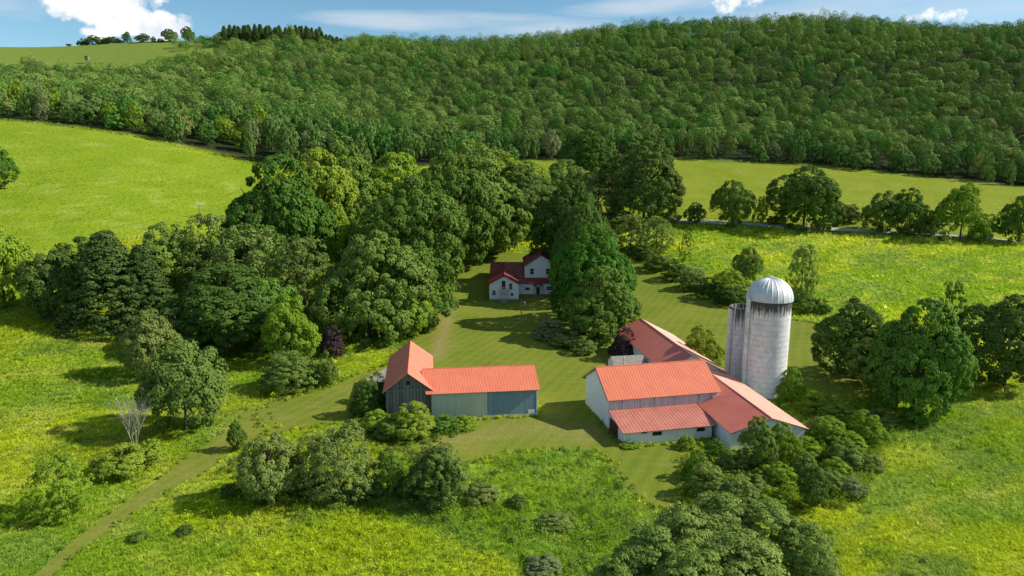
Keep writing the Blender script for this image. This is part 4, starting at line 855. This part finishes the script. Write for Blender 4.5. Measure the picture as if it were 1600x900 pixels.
SUM = [(1118, 905, 776, 118, 'sumac with the highest flat crown, nearest the green bank'), (1192, 915, 790, 110, 'sumac with a domed crown right of the highest one'), (1245, 935, 815, 96, 'sumac at the right rim of the thicket, stems showing below'), (1268, 990, 856, 70, 'smallest sumac at the lower right rim, cut by the bottom edge'),
       (1150, 985, 838, 140, 'broad sumac in the middle front, cut by the bottom edge'), (1062, 935, 796, 110, 'dark sumac left of the highest one'), (1012, 965, 826, 110, 'dark sumac at the left rim of the sumac thicket'), (1075, 1010, 862, 130, 'nearest sumac at the bottom left of the thicket'), (962, 985, 868, 76, 'low dark sumac at the far left rim')]
for bx, by, ty, w, lab in SUM:
    p = hit(bx, by); Wd = 1.5 * w * depth_of(p) / FOC; Ht = at_y(bx, ty, p[1])[2] - p[2]; plant('sumac', 'sumac', p, Wd, Ht, lab, 'tree', None, 'sumac thicket', .02)

# dead grey tree: bare forking stems
p = hit(212, 704); D = empty('dead_tree', p); tag(D, 'bare grey dead tree standing in the meadow left of the path', 'tree')
b = MB(); rr = random.Random(8)
def fork(q, d, L, r, n):
    e = q + d * L; mid = q.lerp(e, .5) + Vector((rr.uniform(-.1, .1), rr.uniform(-.1, .1), 0)) * L * .3
    b.tube([q, mid, e], [r, r * .8, r * .6], 5)
    if n:
        for i in range(3 if n > 1 else 4):
            a = rr.uniform(0, 6.28); fork(q.lerp(e, rr.uniform(.45, 1)) if i else e, (d + Vector((math.cos(a), math.sin(a), .35)) * rr.uniform(.15, .36)).normalized(), L * rr.uniform(.62, .9), r * .6, n - 1)
for i in range(4):
    a = i * 1.6; fork(Vector((.08 * math.cos(a), .08 * math.sin(a), -.1)), Vector((math.cos(a) * .2, math.sin(a) * .2, 1)).normalized(), 2.3, .05, 4)
b.build('trunk', M['deadwood'], D); zs = max(v[2] for v in b.v); k = (at_y(212, 614, p[1])[2] - p[2]) / zs; D.scale = (k * 1.1, k * 1.1, k * 1.08)

# ------------------------------------------------------------------ forest
rg = np.random.default_rng(99); pts = []; y = 285.0; row = 0
while y < 776:
    s = 10.2; xs = np.arange(-620 + (row % 2) * s / 2, 620, s); pts.append(np.stack([xs, np.full(len(xs), y)], 1)); y += s * .88; row += 1
pts = np.concatenate(pts); pts += rg.normal(size=pts.shape) * 2.4
x, y = pts[:, 0], pts[:, 1]
keep = (y > np.interp(x, FB[:, 0], FB[:, 1]) + 2.5) & (np.abs(x) < y * .80 + 30) & ~inside(x, y, UPF)
z = terr(x, y); dep = y * cp - (z - CAM_H) * sp; up = y * sp + (z - CAM_H) * cp; px = 800 + FOC * x / dep; py = 450 - FOC * up / dep
top = np.interp(px, [-300, 500, 560, 800, 1700], [690, 688, 760, 770, 775]); keep &= y < top
keep &= ~((px > 465) & (px < 538) & (y > 640)); gap = fbm(x, y, 30, 77); keep &= ~((gap > .70) & (px < 420) & (py < 190))                 # clearings in the young wood on the left
x, y, z, px = x[keep], y[keep], z[keep], px[keep]; o = np.argsort(y - np.interp(x, FB[:, 0], FB[:, 1]) + y * .55); x, y, z, px = x[o], y[o], z[o], px[o]
NIND = 215
stand = fbm(x, y, 70, 55); fw = rg.uniform(8.0, 12.8, len(x)) * np.where(stand > .55, 1.08, .95); fw *= np.where(rg.random(len(x)) < .16, .62, 1.0) * np.where(rg.random(len(x)) < .08, 1.25, 1.0); fh = rg.uniform(10.5, 18.5, len(x)); fh[px < 330] *= rg.uniform(.6, .95, (px < 330).sum())
edge = np.hypot(x, y)
LABS = ((lambda q: q < 440, 'leafy tree in the front rows of the wood above the left hillside meadow', 'forest edge above the left meadow'), (lambda q: q < 840, 'leafy tree in the front rows of the wood right behind the farm grove', 'forest edge behind the grove'), (lambda q: True, 'leafy tree in the front rows of the wood behind the right hand hayfield', 'forest edge behind the hayfield'))
FM = {}
for kd in ('forest', 'foresttall'):
    FM[kd] = []
    for cm, tm in PROTO[kd]:                                                           # crown and trunk as one small mesh
        vc = np.empty(len(cm.vertices) * 3, np.float32); cm.vertices.foreach_get('co', vc); vc = vc.reshape(-1, 3); n4 = len(vc) // 4
        vt = np.array([((k % 2) * .03 - .015, (k // 2) * .03 - .015, zz) for zz in (-.08, .5) for k in (0, 1, 3, 2)], np.float32); ft = np.array([(0, 1, 5, 4), (1, 2, 6, 5), (2, 3, 7, 6), (3, 0, 4, 7)]) + len(vc)
        Q = np.empty(n4 * 3, np.float32); cm.attributes['soft'].data.foreach_get('vector', Q); Q = np.r_[Q.reshape(-1, 3), np.tile([0, 0, 1.], (4, 1))]; T = np.empty(n4, np.float32); cm.attributes['tint'].data.foreach_get('value', T)
        FM[kd].append(raw_mesh('forest_tree', np.r_[vc, vt], np.r_[np.arange(len(vc)).reshape(-1, 4), ft], [M['farobj'], M['bark']], np.r_[np.zeros(n4), np.ones(4)], {'tint': ('FLOAT', 'FACE', np.r_[T, np.zeros(4)]), 'soft': ('FLOAT_VECTOR', 'FACE', Q)}))
for i in range(min(NIND, len(x))):
    kd = 'foresttall' if rg.random() < .3 else 'forest'; me = FM[kd][i % len(FM[kd])]; lab, grp = next((a, b) for f, a, b in LABS if f(px[i]))
    w = fw[i] * (.82 if kd == 'foresttall' else 1.0); t_ = link('forest_tree', me, None, (x[i], y[i], z[i] - .2), rg.uniform(0, 6.28)); t_.scale = (w, w, fh[i]); tag(t_, lab, 'tree', grp)
    r = rg.random()
    if px[i] < 430 and .3 < r < .62: t_.material_slots[0].link = 'OBJECT'; t_.material_slots[0].material = M['bright' if r < .45 else 'olive']
    if r < .12: t_.material_slots[0].link = 'OBJECT'; t_.material_slots[0].material = M['pale' if r < .05 else 'olive']
VV = []; TT = []; TR = []; SF = []
# lower growth along the ridge, under the skyline trees
n2 = 420; x2 = rg.uniform(-330, 640, n2); y2 = rg.uniform(640, 790, n2); x = np.r_[x, x2]; y = np.r_[y, y2]; z = np.r_[z, terr(x2, y2)]; px = np.r_[px, 800 + FOC * x2 / y2]; fw = np.r_[fw, rg.uniform(9, 12, n2)]; fh = np.r_[fh, rg.uniform(7, 10, n2)]; stand = np.r_[stand, np.full(n2, .45)]
for i in range(NIND, len(x)):
    kf = int(rg.choice(6, p=[.26, .26, .15, .2, .10, .03])); P, N, S, T, Q = FARP[kf]; a = rg.uniform(0, 6.28); ca, sa = math.cos(a), math.sin(a); w, h = fw[i], fh[i]; cb_ = h * (.40 if kf < 4 and y[i] < 640 and i < len(x) - n2 else .06); ch = h - cb_
    if kf == 4: w *= .85; ch *= 1.15
    if kf == 5: w *= .6; ch *= 1.1
    k = rg.random(len(P)) < (1.0 if y[i] < 520 else .8)
    p_ = P[k]; n_ = N[k]; q = np.stack([(p_[:, 0] * ca - p_[:, 1] * sa) * w + x[i], (p_[:, 0] * sa + p_[:, 1] * ca) * w + y[i], p_[:, 2] * ch * 1.0 + cb_ + z[i]], 1); q_ = Q[k]; SF.append(np.stack([q_[:, 0] * ca - q_[:, 1] * sa, q_[:, 0] * sa + q_[:, 1] * ca, q_[:, 2]], 1)); nn = np.stack([n_[:, 0] * ca - n_[:, 1] * sa, n_[:, 0] * sa + n_[:, 1] * ca, n_[:, 2]], 1)
    V, _ = quads(q, nn, S[k] * w * rg.uniform(.9, 1.15), 1.0, rg); VV.append(V); TT.append(T[k]); TR.append(np.full(k.sum(), np.clip(rg.normal(.45 + (stand[i] - .5) * .9 + (.2 if px[i] < 430 else 0), .36), 0, 1)))
V = np.concatenate(VV); TT = np.concatenate(TT); TR = np.concatenate(TR)
tag(link('forest', raw_mesh('forest', V, np.arange(len(V)).reshape(-1, 4), [M['far']], None, {'tint': ('FLOAT', 'FACE', TT), 'tree': ('FLOAT', 'FACE', TR), 'soft': ('FLOAT_VECTOR', 'FACE', np.concatenate(SF))})), 'dense green wood covering the whole hillside behind the farm', 'forest', kind='stuff')
print('forest trees', len(x), 'faces', len(V) // 4)

# hilltop trees against the sky
HILL = [('round', 145, 66, 55, 30, 'low dark tree clump on the left hilltop skyline'), ('round', 175, 66, 57, 26, 'small dark tree in the skyline clump left of the slim one'), ('tall', 199, 66, 49, 14, 'slim dark tree on the hilltop skyline'), ('round', 224, 66, 52, 22, 'low rounded tree on the skyline right of the slim one'), ('round', 240, 66, 57, 9, 'tiny bush on the skyline between two rounded trees'),
        ('round', 266, 65, 45, 24, 'taller rounded tree on the skyline under the cloud edge'), ('round', 294, 64, 41, 20, 'compact dark tree alone on the hilltop skyline'), ('round', 315, 65, 55, 12, 'tiny tree on the skyline right of the compact one'),         ('shrub', 128, 66, 60, 16, 'lowest bush at the left end of the skyline clump'), ('shrub', 160, 66, 59, 22, 'flat bush in the middle of the skyline clump'), ('shrub', 186, 66, 60, 16, 'little bush touching the slim skyline tree'), ('shrub', 252, 66, 60, 12, 'little bush left of the taller rounded skyline tree'), ('shrub', 330, 66, 58, 18, 'low bush beside the small tree left of the conifer row'),
        ('round', 345, 66, 50, 16, 'small tree just left of the hilltop conifer row')]
for kd, bx, by, ty, w, lab in HILL: tree(kd, bx, by, ty, w, lab, 'darkgreen', 'hilltop_tree', lift=0)
for i in range(44):
    bx = 362 + i * 3.95; p = hit(bx, 68.5); p[1] = 668 + (i % 4) * 5 + random.uniform(-2, 2); p[0] = (bx - 800) / FOC * 670 * .97; p[2] = tz(p[0], p[1])
    Ht = 17.5 * random.uniform(.88, 1.08) * (1 - max(0, i - 34) * .05); plant('spruce', 'conifer_tree', p, random.uniform(9, 12.5), Ht, 'dark conifer in the dense planted row on the hilltop', 'tree', 'spruce', 'hilltop conifer row', 0)

# ------------------------------------------------------------------ standing grass and weeds
rg = np.random.default_rng(4)
FOOT = [np.array(q) for q in ([(-17.5, 83), (4.5, 85), (3.2, 96), (-10, 101), (-19, 99)], [(12, 74), (36, 75), (37, 100), (31, 121), (18, 121), (9, 92)], [(-6, 158), (12, 164), (12, 188), (-6, 188)])]
X = []; Y = []; Sz = []
for y0, y1, dens, size in ((36, 60, 15, .34), (60, 90, 9, .40), (90, 130, 4.2, .55), (130, 200, 1.7, .80), (200, 335, .75, 1.1)):
    w = y1 * .80 + 6; n = int(2 * w * (y1 - y0) * dens); a = rg.uniform(-w, w, n); b = rg.uniform(y0, y1, n); k = np.abs(a) < b * .80 + 6; X.append(a[k]); Y.append(b[k]); Sz.append(np.full(k.sum(), size))
X = np.concatenate(X); Y = np.concatenate(Y); Sz = np.concatenate(Sz)
k = ~inside(X, Y, LAWN) & ~inside(X, Y, PATH) & ~inside(X, Y, ROAD) & ~(Y > np.interp(X, FB[:, 0], FB[:, 1]) + 1)
for f in FOOT: k &= ~inside(X, Y, f)
X, Y, Sz = X[k], Y[k], Sz[k]; hay = inside(X, Y, HAY) | inside(X, Y, LEFTM); k = np.where(hay, rg.random(len(X)) < .3 * smooth(330, 200, Y), True); X, Y, Sz, hay = X[k], Y[k], Sz[k], hay[k]
Z = terr(X, Y); hgt = Sz * rg.uniform(.6, 1.35, len(X)) * (.55 + .95 * fbm(X, Y, 5, 31)) * np.where(hay, .2, .78); C = gcol(X, Y)
hgt *= np.where(inside(X, Y, TALL), 1.25, 1.0)
C = C * 1.7 * rg.uniform(.72, 1.3, (len(X), 1)); C[rg.random(len(X)) < .025] *= np.array([1.9, 1.7, 2.2])
nb = 8; n = len(X); P = np.stack([X, Y, Z], 1)
VV = []; CC = []
for b_ in range(nb):
    a = rg.uniform(0, 6.283, n); off = np.stack([np.cos(a), np.sin(a), np.zeros(n)], 1); side = np.stack([-np.sin(a), np.cos(a), np.zeros(n)], 1); lean = rg.uniform(.4, 1.3, n)[:, None]
    c = P + off * (Sz * rg.uniform(.05, .5, n))[:, None]; wd = (Sz * rg.uniform(.05, .115, n))[:, None]; h_ = (hgt * rg.uniform(.7, 1.1, n))[:, None]
    VV.append(np.stack([c - side * wd - [0, 0, .03], c + side * wd - [0, 0, .03], c + off * h_ * lean + [0, 0, 1] * h_ + side * wd * rg.uniform(-.8, .8, (n, 1))], 1)); CC.append(C * rg.uniform(.85, 1.15, (n, 1)))
V = np.concatenate(VV).reshape(-1, 3); CC = np.concatenate(CC); F = np.arange(len(V)).reshape(-1, 3)
tag(link('meadow_grass', raw_mesh('meadow_grass', V, F, [M['grass']], None, {'col': ('FLOAT_COLOR', 'FACE', np.c_[CC, np.ones(len(CC))])})), 'tall uneven meadow grass and weeds standing over the fields', 'grass', kind='stuff')
print('grass tris', len(F))
# broad leaved weeds: low leafy mounds in the foreground
w = 62; n0 = 5200; a = rg.uniform(-90, 90, n0 * 4); b = rg.uniform(38, 118, n0 * 4); m = fbm(a, b, 11, 41)
g = inside(a, b, GOLD); q = inside(a, b, TALL); prob = np.where(g, .62, np.where(q | inside(a, b, BRUSH), .45, smooth(.46, .68, m) * .30)); k = (rg.random(len(a)) < prob) & (np.abs(a) < b * .8 + 5) & ~inside(a, b, LAWN) & ~inside(a, b, PATH)
for f in FOOT: k &= ~inside(a, b, f)
a, b, g, q = a[k], b[k], g[k], q[k]
def along(P_, dens, off, wob):
    A = []
    for s_, e_ in zip(P_[:-1], P_[1:]):
        L = np.hypot(*(e_[:2] - s_[:2])); n_ = int(L * dens); u = rg.random((n_, 1)); nrm_ = np.array([-(e_ - s_)[1], (e_ - s_)[0]]) / max(L, .1); A.append(s_[:2] + (e_ - s_)[:2] * u + nrm_ * (off + rg.normal(size=(n_, 1)) * wob))
    A = np.concatenate(A); return A[A[:, 1] < 150]
fr = np.concatenate([along(np.r_[LAWN, LAWN[:1]], 2.6, 0, .35), along(np.r_[PATH, PATH[:1]], .7, 0, .2), along(np.array([(-16.4, 83.8), (-10.5, 84.4), (3.3, 86.0), (2.6, 93)]), 2.5, -.5, .2), along(np.array([(11.2, 91), (12.1, 81.3), (13.3, 76.0), (24.6, 78.4)]), 1.8, -.4, .2)])
nf = len(fr); a = np.r_[a, fr[:, 0]]; b = np.r_[b, fr[:, 1]]; g = np.r_[g, np.zeros(nf, bool)]; q = np.r_[q, np.zeros(nf, bool)]; z = terr(a, b); n = len(a); per = 36; R_ = rg.uniform(.25, .65, n) * np.where(q, 1.3, 1.0) * np.where(np.arange(n) >= n - nf, .62, np.where(rg.random(n) < .12, 1.7, 1.0)); Hh_ = R_ * rg.uniform(.7, 1.3, n) + .1; idx = np.repeat(np.arange(n), per)
d = sph(len(idx), rg); d[:, 2] = np.abs(d[:, 2]); P = np.stack([a, b, z], 1)[idx] + d * np.stack([R_, R_, Hh_], 1)[idx] * rg.uniform(.6, 1, (len(idx), 1)); P[:, 2] += .08
base = gcol(a, b) * 1.6 * rg.uniform(.75, 1.2, (n, 1)); base[(rg.random(n) < .35) & ~g] *= np.array([.55, .62, .75]); V, F = quads(P, unit(d + np.array([0, 0, .6]) + rg.normal(size=d.shape) * .4), rg.uniform(.05, .11, len(idx)), 1.0, rg)
cc = base[idx] * rg.uniform(.7, 1.3, (len(idx), 1))
tag(link('meadow_weeds', raw_mesh('meadow_weeds', V, F, [M['grass']], None, {'col': ('FLOAT_COLOR', 'FACE', np.c_[cc, np.ones(len(cc))])})), 'low leafy weeds in yellow green mounds across the near meadow', 'weeds', kind='stuff')
print('weed faces', len(F))

# brambles: a knee to head high tangle filling the thickets
def tangle(poly, dens, rlo, rhi, c0, c1):
    lo, hi = poly[:, :2].min(0), poly[:, :2].max(0); n = int((hi - lo).prod() * dens); q = rg.uniform(lo, hi, (n, 2)); q = q[inside(q[:, 0], q[:, 1], poly)]
    for f in FOOT: q = q[~inside(q[:, 0], q[:, 1], f)]
    n = len(q); r = rg.uniform(rlo, rhi, n); h = r * rg.uniform(.8, 1.7, n); per = 70; idx = np.repeat(np.arange(n), per); d = sph(len(idx), rg); d[:, 2] = np.abs(d[:, 2])
    P = np.c_[q, terr(q[:, 0], q[:, 1])][idx] + d * np.stack([r, r, h], 1)[idx] * rg.uniform(.55, 1.05, (len(idx), 1)); P[:, 2] += .05
    V, F = quads(P, unit(d + np.array([0, 0, .5]) + rg.normal(size=d.shape) * .45), rg.uniform(.06, .13, len(idx)), 1.0, rg); k = np.clip(rg.random((n, 1))[idx] * .6 + rg.random((len(idx), 1)) * .4, 0, 1)
    return V, np.array(c0) + (np.array(c1) - np.array(c0)) * k
parts = [tangle(THICK, 1.0, .45, 1.15, (.10, .19, .022), (.30, .40, .045)), tangle(FRONT, 1.6, .35, .8, (.085, .165, .024), (.24, .34, .045)), tangle(BRUSH, .38, .3, .8, (.075, .145, .024), (.22, .31, .05)), tangle(TALL, .16, .35, .9, (.10, .17, .035), (.24, .32, .07))]
V = np.concatenate([p[0] for p in parts]); cc = np.concatenate([p[1] for p in parts])
tag(link('brambles', raw_mesh('brambles', V, np.arange(len(V)).reshape(-1, 4), [M['grass']], None, {'col': ('FLOAT_COLOR', 'FACE', np.c_[cc, np.ones(len(cc))])})), 'tangled leafy brambles filling the thickets below the barns', 'brambles', kind='stuff')
print('bramble faces', len(V) // 4)
